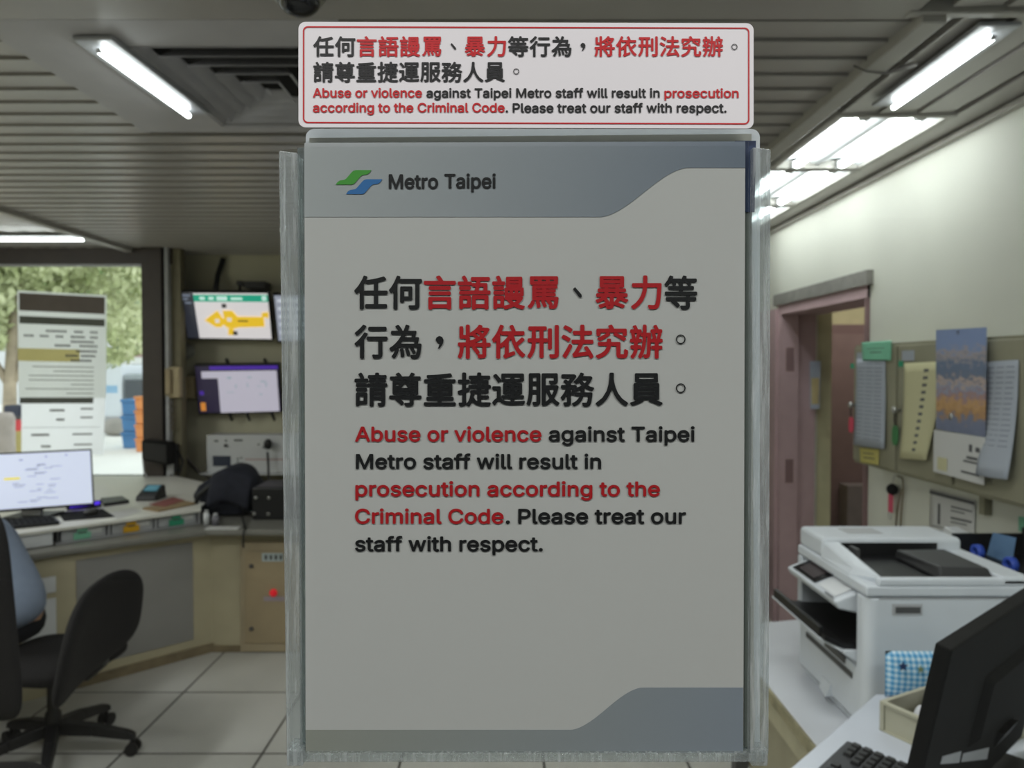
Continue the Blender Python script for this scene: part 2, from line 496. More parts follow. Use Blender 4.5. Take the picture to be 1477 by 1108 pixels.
struct(MB().box((XR - 0.03, YF, CEIL - 0.022), (XR, YB, CEIL + 0.0)), 'trim_4', m_trim, bevel=0.003)

# right wall with a doorway
dY0, dY1 = 3.585, 4.78
dZ = 2.045
WT = 0.24
wr = MB()
wr.box((XR, YF, 0), (XR + WT, dY0, CEIL + 0.09)); wr.box((XR, dY1, 0), (XR + WT, YB, CEIL + 0.09)); wr.box((XR, dY0, dZ), (XR + WT, dY1, CEIL + 0.09))
struct(wr, 'wall_right', m_wall)
wb = MB()
wb.box((-2.76, YB, 0), (4.2, YB + 0.15, CEIL + 0.09))
struct(wb, 'wall_back', m_wallb)
wl = MB()
wl.box((XL - 0.15, YF, 0), (XL, YB + 0.15, CEIL + 0.09))
struct(wl, 'wall_left', m_wallb)
# corridor behind the doorway
wc = MB()
wc.box((XR + WT, 5.6, 0), (4.2, 5.7, CEIL + 0.05)); wc.box((4.1, YF, 0), (4.2, 5.6, CEIL + 0.05)); wc.box((XR + WT, 2.4, 0), (4.1, 2.5, CEIL + 0.05))
struct(wc, 'wall_corridor', M('corridor_cream', '#c9bf9c', 0.6, var=0.05))
# doorway frame
df = MB()
df.box((XR - 0.03, dY0 - 0.03, dZ), (XR + 0.02, dY1 + 0.05, dZ + 0.07))
fr = struct(df, 'door_1', M('head_grey', '#7f7c77', .5, var=.15, scale=15))
MB().box((XR - 0.015, dY0, dZ - 0.06), (XR + WT, dY1, dZ)).build('head_jamb', m_pink, fr)
MB().box((XR - 0.012, dY0, 0), (XR + WT, dY0 + 0.03, dZ)).build('near_jamb', m_mauve, fr)
jb = MB(); jb.box((XR - 0.012, dY1 - 0.05, 0), (XR + 0.10, dY1, dZ - 0.06)); jb.box((XR + 0.10, dY1 - 0.02, 0), (XR + WT - 0.02, dY1, dZ - 0.06))
jb.box((XR - 0.03, dY1, 0), (XR, dY1 + 0.55, dZ - 0.02))
jb.build('far_jamb', m_pink, fr)
hp = MB()
for z in (0.99, 1.70): hp.box((XR + 0.02, dY1 - 0.054, z - 0.075), (XR + 0.07, dY1 - 0.049, z + 0.075))
hp.build('hinge_plate', m_mauve, fr)
# cream post seen past the jamb, brown corridor door
struct(MB().box((XR + WT, 4.80, 0), (XR + WT + 0.10, 5.6, CEIL)), 'trim_5', M('cream_post', '#c6c19f', 0.6))
d2 = struct(MB().box((2.31, 5.555, 0), (3.2, 5.6, 1.97)), 'door_2', m_mauve, bevel=0.004)
MB().box((2.37, 5.535, 0.01), (3.14, 5.56, 1.90)).build('door_leaf', M('door_leaf', '#8c7474', 0.5, var=0.06), d2)

# window in the back left, dark frame
wx1 = atY(216, 500, YW).x
w2 = struct(MB().box((XL, YW - 0.06, 2.43), (wx1 + 0.2, YW + 0.1, CEIL + 0.09)), 'window_2', m_brown)
MB().box((XL, YW, 0.80), (wx1, YW + 0.006, 2.43)).build('glass_pane', clear_mat('window_glass', (0.97, 0.98, 0.98), refl=0.8), w2)
MB().box((XL, YW - 0.05, 0.78), (wx1, YW + 0.06, 0.82)).build('sill', m_dgrey, w2)
struct(MB().box((XL, YW - 0.05, 0), (wx1 + 0.2, YW + 0.1, 0.78)), 'wall_window', m_wallb)
# post between window and monitors
pc = MB(); pc.box((wx1, YW - 0.12, 0), (atY(233, 500, YW - 0.12).x, YB + 0.05, CEIL)); 
cp = struct(pc, 'column', m_brown)
MB().box((atY(233, 0, YW - 0.1).x, YW - 0.1, 0), (atY(237.5, 0, YW - 0.1).x, YW + 0.1, CEIL)).build('edge_strip', m_lgrey, cp)
MB().box((atY(237.5, 0, YW - 0.04).x, YW - 0.04, 0.6), (atY(256, 0, YW - 0.04).x, YW + 0.04, CEIL)).build('post', M('khaki_dark', '#7a745c', 0.6), cp)

# booth front: glass pane the notice holder hangs on, with the mullions beyond the frame
w1 = struct(MB().box((-1.6, YF - 0.02, 0.70), (1.7, YF + 0.03, 0.80)), 'window_1', m_steel)
MB().box((-1.6, YF - 0.02, CEIL - 0.1), (1.7, YF + 0.03, CEIL)).build('top_rail', m_steel, w1)
MB().box((-1.6, YF, 0.80), (1.7, YF + 0.008, CEIL - 0.1)).build('glass_pane', clear_mat('booth_glass', (0.93, 0.95, 0.94), refl=1.0), w1)
struct(MB().box((XL, YF - 0.02, 0), (4.2, YF + 0.03, 0.70)).box((XL, YF - 0.02, 0.7), (-1.6, YF + 0.03, CEIL + 0.09)).box((1.7, YF - 0.02, 0.7), (4.2, YF + 0.03, CEIL + 0.09)), 'wall_front', m_wallb)
# hall outside the booth, behind the photographer
struct(MB().box((-7, -5, -0.1), (7, YF - 0.05, 0)), 'hall_floor', M('hall_stone', '#6f6b66', 0.4))
struct(MB().box((-7, -5, 2.8), (7, YF - 0.03, 2.9)), 'hall_ceiling', M('hall_ceiling', '#55534f', 0.8))
struct(MB().box((-7, -5.1, 0), (7, -5, 2.8)), 'hall_wall', M('hall_wall', '#4b4a48', 0.8))
# ground outside the far window
struct(MB().box((-40, YB + 0.15, -0.12), (6, 70, -0.02)), 'pavement', M('pavement', '#efeeea', 0.8, var=0.06, scale=0.8))

# ------------------------------------------------------------------ the notice in its clear holder
def run(parent, mb, red, redmat):
    if mb.v: mb.build('red_lettering' if red else 'black_lettering', redmat if red else m_ink, parent)
def zh(parent, redmat, text, cols, x0, pit, cy, w, h, y, bold, dot_r, dot_w, dot_y):
    mb = MB()
    for i, ch in enumerate(text):
        cx = x0 + pit * (i + 0.5)
        if ch == '。': put_ring(mb, cx, dot_y, dot_r, dot_w, y)
        elif ch in '、，': put_poly_comma(mb, cx, cy, pit, y, int(ch == '，'))
        else: put_cell(mb, ch, cx, cy, w, h, y, bold)
        if i + 1 == len(text) or cols[i + 1] != cols[i]: run(parent, mb, cols[i], redmat); mb = MB()
def row_of(parent, redmat, row, cap, y):
    for t_, c, x0, x1, b in row:
        mb = MB(); put_text(mb, t_, x0, x1, b, cap, y, bold=0.036); run(parent, mb, c, redmat)
def put_poly_comma(mb, cx, cy, p, y, kind):
    if kind == 0:   # enumeration comma
        pts = [(-0.13, -0.10), (-0.07, -0.16), (0.12, 0.06), (0.13, 0.13), (0.06, 0.15)]
    else:
        pts = [(-0.10, -0.12), (-0.02, -0.17), (0.07, -0.14), (0.11, -0.05), (0.09, 0.06), (0.0, 0.19), (-0.06, 0.21), (0.0, 0.06), (-0.08, 0.02), (-0.12, -0.05)]
    mb.extrude([atY(cx + a * p, cy + b * p, y) for a, b in pts], (0, 0.00005, 0))
m_acryl = clear_mat('clear_acrylic', (0.97, 0.98, 0.975), refl=0.7)
m_rail = clear_mat('smeared_acrylic_edge', (0.80, 0.83, 0.83), gloss_rough=0.12, frost=0.45, frost_scale=520, refl=1.5, veil=0.20, veilcol=(0.66, 0.70, 0.70))
m_lam = clear_mat('laminate_film', (0.93, 0.95, 0.95), refl=0.7, veil=0.55, veilcol=(0.78, 0.82, 0.85))
m_poster = paper_mat('poster_paper', '#bebfbd', 0.12, 0.015)
m_hdr = graded_paper('poster_header', '#a9aeaf', '#737d89')
hold = thing('sign_holder', atY(756, 1095, D), 'clear acrylic sign holder with scratched side rails on booth glass', 'sign holder')
bp = MB(); plate(bp, [(410, 215), (1106, 215), (1102, 1098), (415, 1098)], D + 0.009, 0.002); bp.build('back_plate', m_acryl, hold)
fp = MB(); plate(fp, [(437, 204), (1080, 203), (1078, 1094), (440, 1094)], D - 0.0030, 0.0012); fp.build('front_plate', m_acryl, hold)
for x0, x1, top in ((402, 428, 217), (1086, 1112, 212)):
    r_ = MB(); plate(r_, [(x0, top), (x1, top + 3), (x1 + (5 if x0 < 700 else -3), 1088), (x0 + (11 if x0 < 700 else -4), 1088)], D - 0.0025, 0.011)
    r_.build('side_rail', m_rail, hold, bevel=0.0006)
for x0, x1 in ((429, 438), (1076, 1085)):
    r_ = MB(); plate(r_, [(x0, 213), (x1, 213), (x1 + (3 if x0 < 700 else -3), 1090), (x0 + (4 if x0 < 700 else -3), 1090)], D + 0.002, 0.006)
    r_.build('inner_rail', clear_mat('acrylic_edge', (0.72, 0.76, 0.76), refl=1.4, gloss_rough=0.06, veil=0.12, veilcol=(0.5, 0.55, 0.56)), hold)
r_ = MB(); plate(r_, [(413, 1087), (1108, 1087), (1108, 1100), (413, 1100)], D - 0.0025, 0.011); r_.build('bottom_rail', m_rail, hold, bevel=0.0006)
for x0 in (413, 1084):
    r_ = MB(); plate(r_, [(x0, 1082), (x0 + 24, 1082), (x0 + 24, 1106), (x0, 1106)], D - 0.0035, 0.012); r_.build('corner_block', m_rail, hold, bevel=0.0008)

PO = thing('notice_poster', atY(756, 1086, D), 'large portrait notice with red and black Chinese and English text inside the clear holder', 'notice')
pt = MB(); plate(pt, [(439, 206), (1075, 204), (1072, 1086), (441, 1086)], D, 0.0003); pt.build('sheet', m_poster, PO)
def arc(pts): return pts
hb = MB()
def smooth_edge(xa, ya, xb, yb, n=14):
    """S-shaped printed edge from (xa,ya) up to (xb,yb)"""
    out = []
    for i in range(n + 1):
        t = i / n
        # straight diagonal with rounded ends
        x = xa + (xb - xa) * t
        s = t * t * (3 - 2 * t)
        out.append((x, ya + (yb - ya) * (0.25 * t + 0.75 * s)))
    return out
hdr = [(439, 206), (1075, 204), (1075, 242)] + smooth_edge(990, 242, 868, 313, 16)[:] + [(439, 313)]
hb.extrude([atY(x, y, D - 0.0002) for x, y in hdr], (0, 0.00015, 0)); hb.build('header_band', m_hdr, PO)
ftr = [(441, 1053)] + [(x, y) for x, y in smooth_edge(825, 1053, 925, 992, 16)] + [(1072, 992), (1072, 1086), (441, 1086)]
fb = MB(); fb.extrude([atY(x, y, D - 0.0002) for x, y in ftr], (0, 0.00015, 0)); fb.build('footer_band', graded_paper('poster_footer', '#94978f', '#87909a'), PO)
DT = D - 0.0005
lg = MB()
lz = lambda pts: [atY(470 + x / 5.68, 230 + y / 5.68, DT) for x, y in pts]
lg.extrude(lz([(80, 206), (95, 186), (115, 172), (150, 167), (165, 158), (180, 142), (212, 104), (225, 93), (245, 87), (373, 87), (355, 112), (338, 123), (300, 128), (285, 138), (238, 192), (228, 201), (212, 206)]), (0, 0.0001, 0))
lg.build('green_emblem', M('emblem_green', '#3f8f33', 0.5, var=0), PO)
lg = MB()
lg.extrude(lz([(165, 284), (180, 262), (200, 250), (238, 244), (252, 235), (270, 214), (298, 182), (312, 169), (335, 162), (462, 162), (445, 188), (425, 200), (388, 204), (372, 214), (326, 266), (315, 278), (298, 284)]), (0, 0.0001, 0))
lg.build('blue_emblem', M('emblem_blue', '#2b66a0', 0.5, var=0), PO)
m_deepred = M('ink_deep_red', '#a5141c', 0.5, var=0)
for t_, x0, x1, b in (('Metro', 560.7, 632, 272.6), ('Taipei', 641, 715, 272)):
    mb = MB(); put_text(mb, t_, x0, x1, b, 21.3, DT, bold=0.036); run(PO, mb, 0, None)
PX0, PIT = 510.2, 49.65
for tx, co, cy, dy in (('任何言語謾罵、暴力等', [0, 0, 1, 1, 1, 1, 0, 1, 1, 0], 422, 489), ('行為，將依刑法究辦。', [0, 0, 0, 1, 1, 1, 1, 1, 1, 0], 493, 489.5), ('請尊重捷運服務人員。', [0] * 10, 562, 560)):
    zh(PO, m_deepred, tx, co, PX0, PIT, cy, 49, 51, DT, 0.024, 7, 1.7, dy)
for row in ((('Abuse or violence', 1, 512, 781, 637.2), ('against Taipei', 0, 791.5, 1002, 637.2)), (('Metro staff will result in', 0, 513.3, 867, 676.7),),
            (('prosecution according to the', 1, 512.5, 952, 716.3),), (('Criminal Code', 1, 512, 726.5, 755.8), ('.', 0, 729.5, 735.5, 755.8), ('Please treat our', 0, 747.5, 989.5, 755.8)), (('staff with respect.', 0, 512, 783, 795.6),)):
    row_of(PO, m_deepred, row, 21.8, DT)

# spare sheets standing behind the notice
s1 = MB(); plate(s1, rrect_px(441, 186, 1096, 1080, 12), D + 0.004, 0.0006)
tag(s1.build('laminated_sheet', m_lam, org=atY(756, 1080, D + 0.004)), 'clear rounded laminated sheet rising highest behind the large notice', 'laminated sheet')
s2 = MB(); plate(s2, [(446, 199), (1084, 193), (1088, 1078), (446, 1078)], D + 0.0022, 0.0004)
so = thing('spare_notice', atY(756, 1080, D + 0.0022), 'pale spare notice with dark blue strip poking out right of the large notice', 'notice')
s2.build('sheet', paper_mat('spare_paper', '#b4b7ae', 0.3), so)
s3 = MB(); plate(s3, [(1060, 203), (1090.5, 203), (1088.5, 306), (1060, 306)], D + 0.0016, 0.0003); s3.build('blue_strip', M('spare_blue', '#2c3a56', 0.4, var=0.1), so)

# warning sticker across the top
DS = D - 0.0045
ST = thing('warning_sticker', atY(758, 185, DS), 'white rounded warning strip with thin red border across the top of the holder', 'sticker')
def tilt(pts): return [(x, y + (x - 758) / 656 * 2.0) for x, y in pts]
st = MB(); plate(st, tilt(rrect_px(430.5, 32.5, 1087, 184.5, 10)), DS, 0.0008); st.build('plate', M('sticker_white', '#d9d7da', 0.45, var=0.01), ST)
bo, bi = tilt(rrect_px(436.8, 38.6, 1081, 178.6, 7)), tilt(rrect_px(438.8, 40.6, 1079, 176.6, 5.5))
bd = MB(); n = len(bo); bd._add([atY(x, y, DS - 0.0002) for x, y in bo + bi], [(i, (i + 1) % n, n + (i + 1) % n, n + i) for i in range(n)])
bd.build('red_border', m_inkred, ST)
DL = DS - 0.0003
for tx, co, pit, cy, dy in (('任何言語謾罵、暴力等行為，將依刑法究辦。', [0, 0, 1, 1, 1, 1, 0, 1, 1, 0, 0, 0, 0, 1, 1, 1, 1, 1, 1, 0], 31.2, 67, 67.5), ('請尊重捷運服務人員。', [0] * 10, 30.9, 104, 103)):
    zh(ST, m_inkred, tx, co, 451.0, pit, cy, 30.5, 31, DL, 0.022, 4.3, 1.1, dy)
for row in ((('Abuse or violence', 1, 451.2, 608.7, 140.8), ('against Taipei Metro staff will result in', 0, 615, 951.5, 141), ('prosecution', 1, 958.3, 1065.5, 141.3)),
            (('according to the Criminal Code', 1, 451.2, 728, 162.2), ('.', 0, 729.3, 732.8, 162.3), ('Please treat our staff with respect.', 0, 739.4, 1048, 162.6))):
    row_of(ST, m_inkred, row, 13.8, DL)
# ------------------------------------------------------------------ ceiling fittings
m_tube = emit_mat('tube_light', (0.97, 1.0, 1.0), TUBE)
m_led = emit_mat('led_tube_light', (0.97, 1.0, 1.0), 11.0)
m_refl = M('lamp_reflector', '#e4e8ea', 0.35, 0.0, 0.02)
ty = [2.67, 3.40, 4.15, 4.93]
pos = ['nearest the camera', 'in the middle of the row', 'farthest and mostly hidden']
for i in range(3):
    a, b = ty[i], ty[i + 1] - 0.015
    t = thing('ceiling_troffer', (1.37, (a + b) / 2, CEIL - 0.01), 'recessed twin tube ceiling light along the right wall, ' + pos[i], 'ceiling light', 'recessed ceiling lights')
    fm = MB()
    for q in (((TX0 - .01, a), (TX0 + .02, b)), ((TX1 - .02, a), (TX1 + .01, b)), ((TX0 + .02, a), (TX1 - .02, a + .025)), ((TX0 + .02, b - .02), (TX1 - .02, b))):
        fm.box((*q[0], CEIL - 0.006), (*q[1], CEIL + 0.03))
    fm.build('frame', m_trim, t, bevel=0.002)
    rf = MB(); n = 18
    def sec(u, k):
        x = TX0 + .02 + u * (TX1 - TX0 - .04); d = abs(math.sin(2 * math.pi * u)); return V((x, a + .02 + k * (b - a - .04), CEIL + 0.004 + 0.034 * d))
    rf.grid(sec, n, 1); rf.build('reflector', m_refl, t)
    for x in (1.27, 1.47):
        MB().tube([(x, a + .05, CEIL + 0.004), (x, b - .045, CEIL + 0.004)], 0.0155, 12).build('tube', m_tube, t)
        
        for yy in (a + .035, b - .03): MB().cbox((x, yy, CEIL + .006), (.034, .026, .03)).build('lamp_holder', m_white, t)

def batten(name, A, B, label, wide=0.11, back=0.02):
    A, B = V(A), V(B); d = (B - A).normalized(); s = V((-d.y, d.x, 0))
    t = thing(name, (A + B) / 2, label, 'ceiling light')
    p = MB(); e0, e1 = A - d * .04, B + d * .04
    zt = V((0, 0, CEIL - A.z - 0.006))
    p.hexa([e0 - s * wide / 2 + zt * .55, e1 - s * wide / 2 + zt * .55, e1 + s * wide / 2 + zt * .55, e0 + s * wide / 2 + zt * .55],
           [e0 - s * wide / 2 + zt, e1 - s * wide / 2 + zt, e1 + s * wide / 2 + zt, e0 + s * wide / 2 + zt])
    p.build('housing', M('batten_housing', '#a9abb0', 0.3, 0.2, 0.03), t, bevel=0.004)
    MB().tube([A, B], 0.0085, 12).build('tube', m_led, t)
    for p_, q_ in ((A - d * .012, A), (B, B + d * .012)): MB().tube([p_, q_], 0.006, 12).build('end_cap', m_white, t)
zt = CEIL - 0.035  # first two tubes: hall lights reflected in the glass, built as lamps
batten('bright_tube', atZ(145, 75, zt), atZ(272, 167, zt), 'slim bright tube beside the air diffuser, upper left, a glass reflection built as a lamp')
batten('bright_tube', atZ(1430, 56, zt), atZ(1289, 155, zt), 'slim bright tube over the right wall, upper right, a glass reflection built as a lamp')
a = atZ(-160, 346, zt); b = atZ(124, 347, zt)
batten('bright_tube', a, (b.x, a.y, zt), 'slim tube lamp over the far left window')

# square air diffuser with nested louvres, in a flat panel
vx0, vx1, vy0, vy1 = -1.075, -0.505, 2.10, 2.79
dv = thing('air_diffuser', ((vx0 + vx1) / 2, (vy0 + vy1) / 2, CEIL), 'square grey ceiling air diffuser with nested louvre rings', 'air vent')
pm = MB()
def ringbox(mb, x0, x1, y0, y1, w, z0, z1):
    mb.box((x0, y0, z0), (x1, y0 + w, z1)); mb.box((x0, y1 - w, z0), (x1, y1, z1)); mb.box((x0, y0 + w, z0), (x0 + w, y1 - w, z1)); mb.box((x1 - w, y0 + w, z0), (x1, y1 - w, z1))
pm.box((-1.40, 1.94, CEIL - .004), (-0.45, vy0 + .01, CEIL + .02)); pm.box((-1.40, vy1 - .01, CEIL - .004), (-0.45, 2.86, CEIL + .02))
pm.box((-1.40, vy0 + .01, CEIL - .004), (vx0 + .01, vy1 - .01, CEIL + .02)); pm.box((vx1 - .01, vy0 + .01, CEIL - .004), (-0.45, vy1 - .01, CEIL + .02))
pm.build('panel', M('diffuser_panel', '#b0aeb0', 0.45, 0, 0.04), dv)
m_vent = M('vent_metal', '#a5a4a8', 0.45, 0, 0.05)
for k in range(5):
    i = k * 0.056; mb = MB(); x0, x1, y0, y1 = vx0 + i, vx1 - i, vy0 + i * 1.15, vy1 - i * 1.15
    # sloped louvre ring
    w, o = 0.030, 0.014
    q0 = [(x0, y0), (x1, y0), (x1, y1), (x0, y1)]; q1 = [(x0 + w, y0 + w), (x1 - w, y0 + w), (x1 - w, y1 - w), (x0 + w, y1 - w)]
    vs = [(x, yy, CEIL - .008) for x, yy in q0] + [(x, yy, CEIL + .022) for x, yy in q1] + [(x, yy, CEIL - .003) for x, yy in q0] + [(x, yy, CEIL + .027) for x, yy in q1]
    fs = []
    for j in range(4):
        n_ = (j + 1) % 4; fs += [(j, n_, 4 + n_, 4 + j), (8 + j, 8 + n_, 12 + n_, 12 + j), (j, n_, 8 + n_, 8 + j), (4 + j, 4 + n_, 12 + n_, 12 + j)]
    mb._add(vs, fs); mb.build('louvre', m_vent, dv)
i = 5 * .056; MB().box((vx0 + i, vy0 + i * 1.15, CEIL - .006), (vx1 - i, vy1 - i * 1.15, CEIL + .0)).build('centre_plate', m_vent, dv)

# dome camera
dc = atZ(431, -12, CEIL)
dome = thing('dome_camera', (dc.x, dc.y, CEIL), 'dark security dome camera with silver ring at top edge above the sticker', 'security camera')
MB().lathe([(0.06, 0), (0.062, -.012), (0.058, -.02), (0.05, -.022)], 32, (dc.x, dc.y, CEIL)).build('ring', m_steel, dome)
MB().lathe([(0.05 * math.cos(R(t)), -.02 - .036 * math.sin(R(t))) for t in range(0, 91, 10)], 32, (dc.x, dc.y, CEIL)).build('dome', M('smoked_dome', '#101218', 0.08, var=0), dome)

# loose cable on the right-hand slats
p = [atZ(1232, 95, CEIL - .03), atZ(1250, 103, CEIL - .035), atZ(1278, 106, CEIL - .04), atZ(1300, 98, CEIL - .02), atZ(1322, 92, CEIL - .01)]
tag(MB().tube(p, [.003, .003, .004, .010, .006], 8).build('ceiling_cable', M('cable_grey', '#66625e', 0.6), org=p[2]), 'grey loop of cable drooping from the slats at upper right', 'cable')

# ------------------------------------------------------------------ back left: wall screens and equipment
def screen_on(name, q, label, cat, thick, frame=0.016, bracket=True):
    """monitor: quad TL,TR,BR,BL of its front"""
    q = [V(p) for p in q]
    t = thing(name, (q[0] + q[1] + q[2] + q[3]) / 4, label, cat)
    MB().slab(q, thick).build('casing', m_black, t, bevel=0.004)
    return t
def ui(t, q, u0, v0, u1, v1, mat, name, off=0.001):
    MB()._add(subq(q, u0, v0, u1, v1, off), [(0, 1, 2, 3)]).build(name, mat, t)
def marks(t, q, rects, mat, name, off=0.002):
    mb = MB()
    for r_ in rects: mb._add(subq(q, *r_, off), [(0, 1, 2, 3)])
    mb.build(name, mat, t)
q = [atY(258.5, 420.5, 5.68), atY(387.5, 421, 5.68), atY(394, 492, 5.83), atY(270, 490, 5.83)]
A = screen_on('wall_monitor', q, 'wall monitor showing a yellow station map under a green bar', 'monitor', 0.05)
ui(A, q, .015, .03, .985, .96, screen_mat('scr_white', '#d9d2d6', 0.85), 'screen')
ui(A, q, .015, .03, .15, .96, screen_mat('scr_dark', '#3c3e4a', 0.5), 'side_bar', .004)
ui(A, q, .15, .06, .985, .2, screen_mat('scr_green', '#1fa083', 0.8), 'header_bar', .004)
mp = MB()
for poly in ([(.24, .58), (.40, .38), (.44, .5), (.43, .72), (.36, .72)], [(.46, .38), (.57, .38), (.62, .5), (.62, .72), (.56, .75), (.47, .72)], [(.43, .5), (.47, .56), (.47, .68), (.43, .68)],
             [(.62, .5), (.92, .5), (.92, .70), (.62, .72)], [(.90, .42), (.98, .40), (.97, .53), (.92, .5), (.9, .5)], [(.50, .738), (.56, .75), (.56, .88), (.49, .88)]):
    mp._add([onq(q, u, v, .006) for u, v in poly], [tuple(range(len(poly)))])
mp.build('map_shape', screen_mat('scr_yellow', '#e9bd2c', 0.85), A)
marks(A, q, [(.36, .55, .41, .63), (.5, .52, .55, .60)], MATS['scr_white'], 'map_gap', .008)
marks(A, q, [(.22, .1, .28, .16), (.32, .1, .38, .16), (.41, .09, .53, .17), (.57, .11, .7, .16), (.92, .08, .97, .17)], screen_mat('scr_pale', '#cdeee6', .8), 'header_mark', .008)
marks(A, q, [(.46, .24, .51, .32), (.55, .8, .6, .88), (.62, .575, .74, .60)], m_dgrey, 'map_mark', .008)
marks(A, q, [(.03, .06, .12, .09), (.03, .13, .09, .16), (.05, .21, .12, .24)], screen_mat('scr_mid', '#8a93a8', .6), 'side_mark', .008)
MB().tube([atY(322, 373, 5.97), atY(314, 398, 5.93), atY(310, 428, 5.80)], 0.022, 10).build('bracket_arm', m_black, A)
q = [atY(392.5, 424, 5.70), atY(520, 425, 5.70), atY(518, 494, 5.84), atY(400, 495, 5.84)]
B2 = screen_on('wall_monitor', q, 'wall monitor with pale rows, half hidden behind the holder', 'monitor', 0.05)
ui(B2, q, .02, .03, .98, .95, screen_mat('scr_bluegrey', '#9fa3b4', 0.7), 'screen')
marks(B2, q, [(.05, .1 + .16 * k, .9, .17 + .16 * k) for k in range(5)], screen_mat('scr_row', '#c9ccd8', .8), 'text_row')
bb = MB(); bb.cbox(atY(372, 412, 5.86), (.16, .16, .05)); bb.cbox(atY(352, 410, 5.9), (.05, .2, .035)); bb.tube([atY(346, 410, 5.9), atY(346, 424, 5.86)], .012); bb.build('bracket_arm', m_black, B2)
q = [atY(279.5, 526.5, 5.75), atY(402, 525, 5.75), atY(407, 595, 5.87), atY(286, 598.5, 5.87)]
C2 = screen_on('wall_monitor', q, 'lower wall monitor with purple bar and white diagram window', 'monitor', 0.05)
ui(C2, q, .015, .03, .985, .96, screen_mat('scr_night', '#2f2840', 0.6), 'screen')
ui(C2, q, .18, .03, .985, .10, screen_mat('scr_purple', '#4a2a9c', 0.8), 'purple_bar', .0014)
ui(C2, q, .27, .13, .97, .97, screen_mat('scr_lilac', '#bdb7c8', 0.75), 'window_area', .0018)
ui(C2, q, .08, .13, .27, .27, MATS['scr_lilac'], 'window_tab', .0018)
ui(C2, q, .04, .52, .09, .6, MATS['scr_purple'], 'icon', .0018); ui(C2, q, .04, .75, .10, .92, screen_mat('scr_orange', '#d88a3c', .8), 'icon', .0018)
marks(C2, q, [(.38, .25, .43, .28), (.62, .25, .67, .27), (.47, .4, .48, .48), (.61, .38, .62, .46), (.77, .34, .83, .36), (.83, .36, .84, .46), (.72, .44, .77, .45), (.75, .6, .78, .62), (.36, .55, .45, .56)], screen_mat('scr_teal', '#8fa9b4', .6), 'diagram_mark', .0022)
for px in (330, 385): MB().tube([atY(px, 527, 5.9), atY(px - 3, 519, 5.86), atY(px, 526, 5.78)], .014, 8).build('clip', m_black, C2)
for px in (331, 356, 392): MB().tube([atY(px, 596, 5.86), atY(px + 4, 606, 5.92)], .012, 8).build('foot_clip', m_black, C2)

# wall equipment box on a shelf, microphone on its face
y0 = 5.78
eq = thing('control_box', atY(350, 683, y0), 'white wall control box with dark display under the purple monitor', 'control panel')
q = [atY(297.5, 628, y0), atY(440, 628, y0), atY(440, 682, y0), atY(298.5, 682, y0)]
MB().slab(q, 0.2).build('casing', m_white, eq, bevel=0.004)
MB().slab(subq(q, .065, .55, .245, .82, .006), .008).build('display', M('lcd_dark', '#2a3348', 0.2, var=0), eq)
kn = MB(); c = onq(q, .20, .27); kn.lathe([(.012, 0), (.012, -.02), (.009, -.022)], 12, c, 'y'); kn.build('knob', m_dgrey, eq)
for u, v, w in ((.08, .13, .04), (.19, .12, .02), (.28, .11, .09), (.31, .6, .015), (.345, .58, .015), (.31, .68, .015), (.345, .72, .015), (.32, .8, .02), (.52, .22, .02), (.57, .3, .02)):
    MB().slab(subq(q, u, v, u + w, v + .045, .003), .004).build('button', m_dgrey, eq)
rl = MB(); rl._add(subq(q, .39, .63, .98, .66, .001), [(0, 1, 2, 3)]); rl.build('stripe', M('faded_red', '#b58a88', .6), eq)
sh = thing('wall_shelf', atY(350, 684, y0), 'thin white shelf carrying the white control box', 'shelf')
a, b = atY(288, 683, y0 - .02), atY(446, 683, y0 - .02)
MB().box((a.x, y0 - .02, a.z - .012), (b.x, YB, a.z)).build('board', m_white, sh)
for u in (.15, .85):
    x = a.x + (b.x - a.x) * u; k = MB(); k.extrude([(x - .008, YB, a.z - .012), (x - .008, YB - .15, a.z - .012), (x - .008, YB, a.z - .10)], (.016, 0, 0)); k.build('bracket', m_lgrey, sh)
mi = thing('microphone', atY(388, 700, y0 - .1), 'black gooseneck microphone in front of the white control box', 'microphone')
MB().tube([atY(388, 704, 5.55), atY(387, 670, y0 - .06), atY(386, 652, y0 - .06)], .009, 8).build('stem', m_black, mi)
MB().ball(atY(386.5, 641, y0 - .06), (.032, .03, .042)).build('head', m_black, mi)
MB().lathe([(.05, 0), (.05, .015), (.02, .025)], 16, atY(388, 705, 5.55)).build('base', m_black, mi)

# wall telephones and cords
def wall_phone(px0, py0, px1, py1, label, cord, y=5.86, yb=YB):
    a, b = atY(px0, py0, y), atY(px1, py1, y)
    t = thing('wall_intercom', (a + b) / 2, label, 'intercom phone')
    MB().box((a.x, y, b.z), (b.x, yb, a.z)).build('body', m_beige, t, bevel=.012)
    w = (b.x - a.x); MB().box((a.x + w * .12, y - .03, b.z + .02), (a.x + w * .5, y + .002, a.z - .015)).build('handset', M('beige_handset', '#a8987a', .5), t, bevel=.012)
    pts = []
    for i in range(60):
        u = i / 59; th = i * 1.3
        base = V((a.x + w * cord[0], y + .01, b.z - cord[1] * math.sin(math.pi * u))) + V((w * cord[2] * u, 0, 0))
        pts.append(base + V((.008 * math.cos(th), .008 * math.sin(th), 0)))
    MB().tube(pts, .004, 6).build('coiled_cord', M('cord_beige', '#6e6555', .6), t)
wall_phone(237, 529, 259.5, 574, 'beige wall intercom nearest the window post', (.3, .24, .35), 5.60, YW - .04)
wall_phone(260, 543.5, 279.5, 575, 'smaller beige wall intercom touching the purple monitor edge', (.2, .1, .2))
cb = MB(); a = atY(262, 590, 5.9)
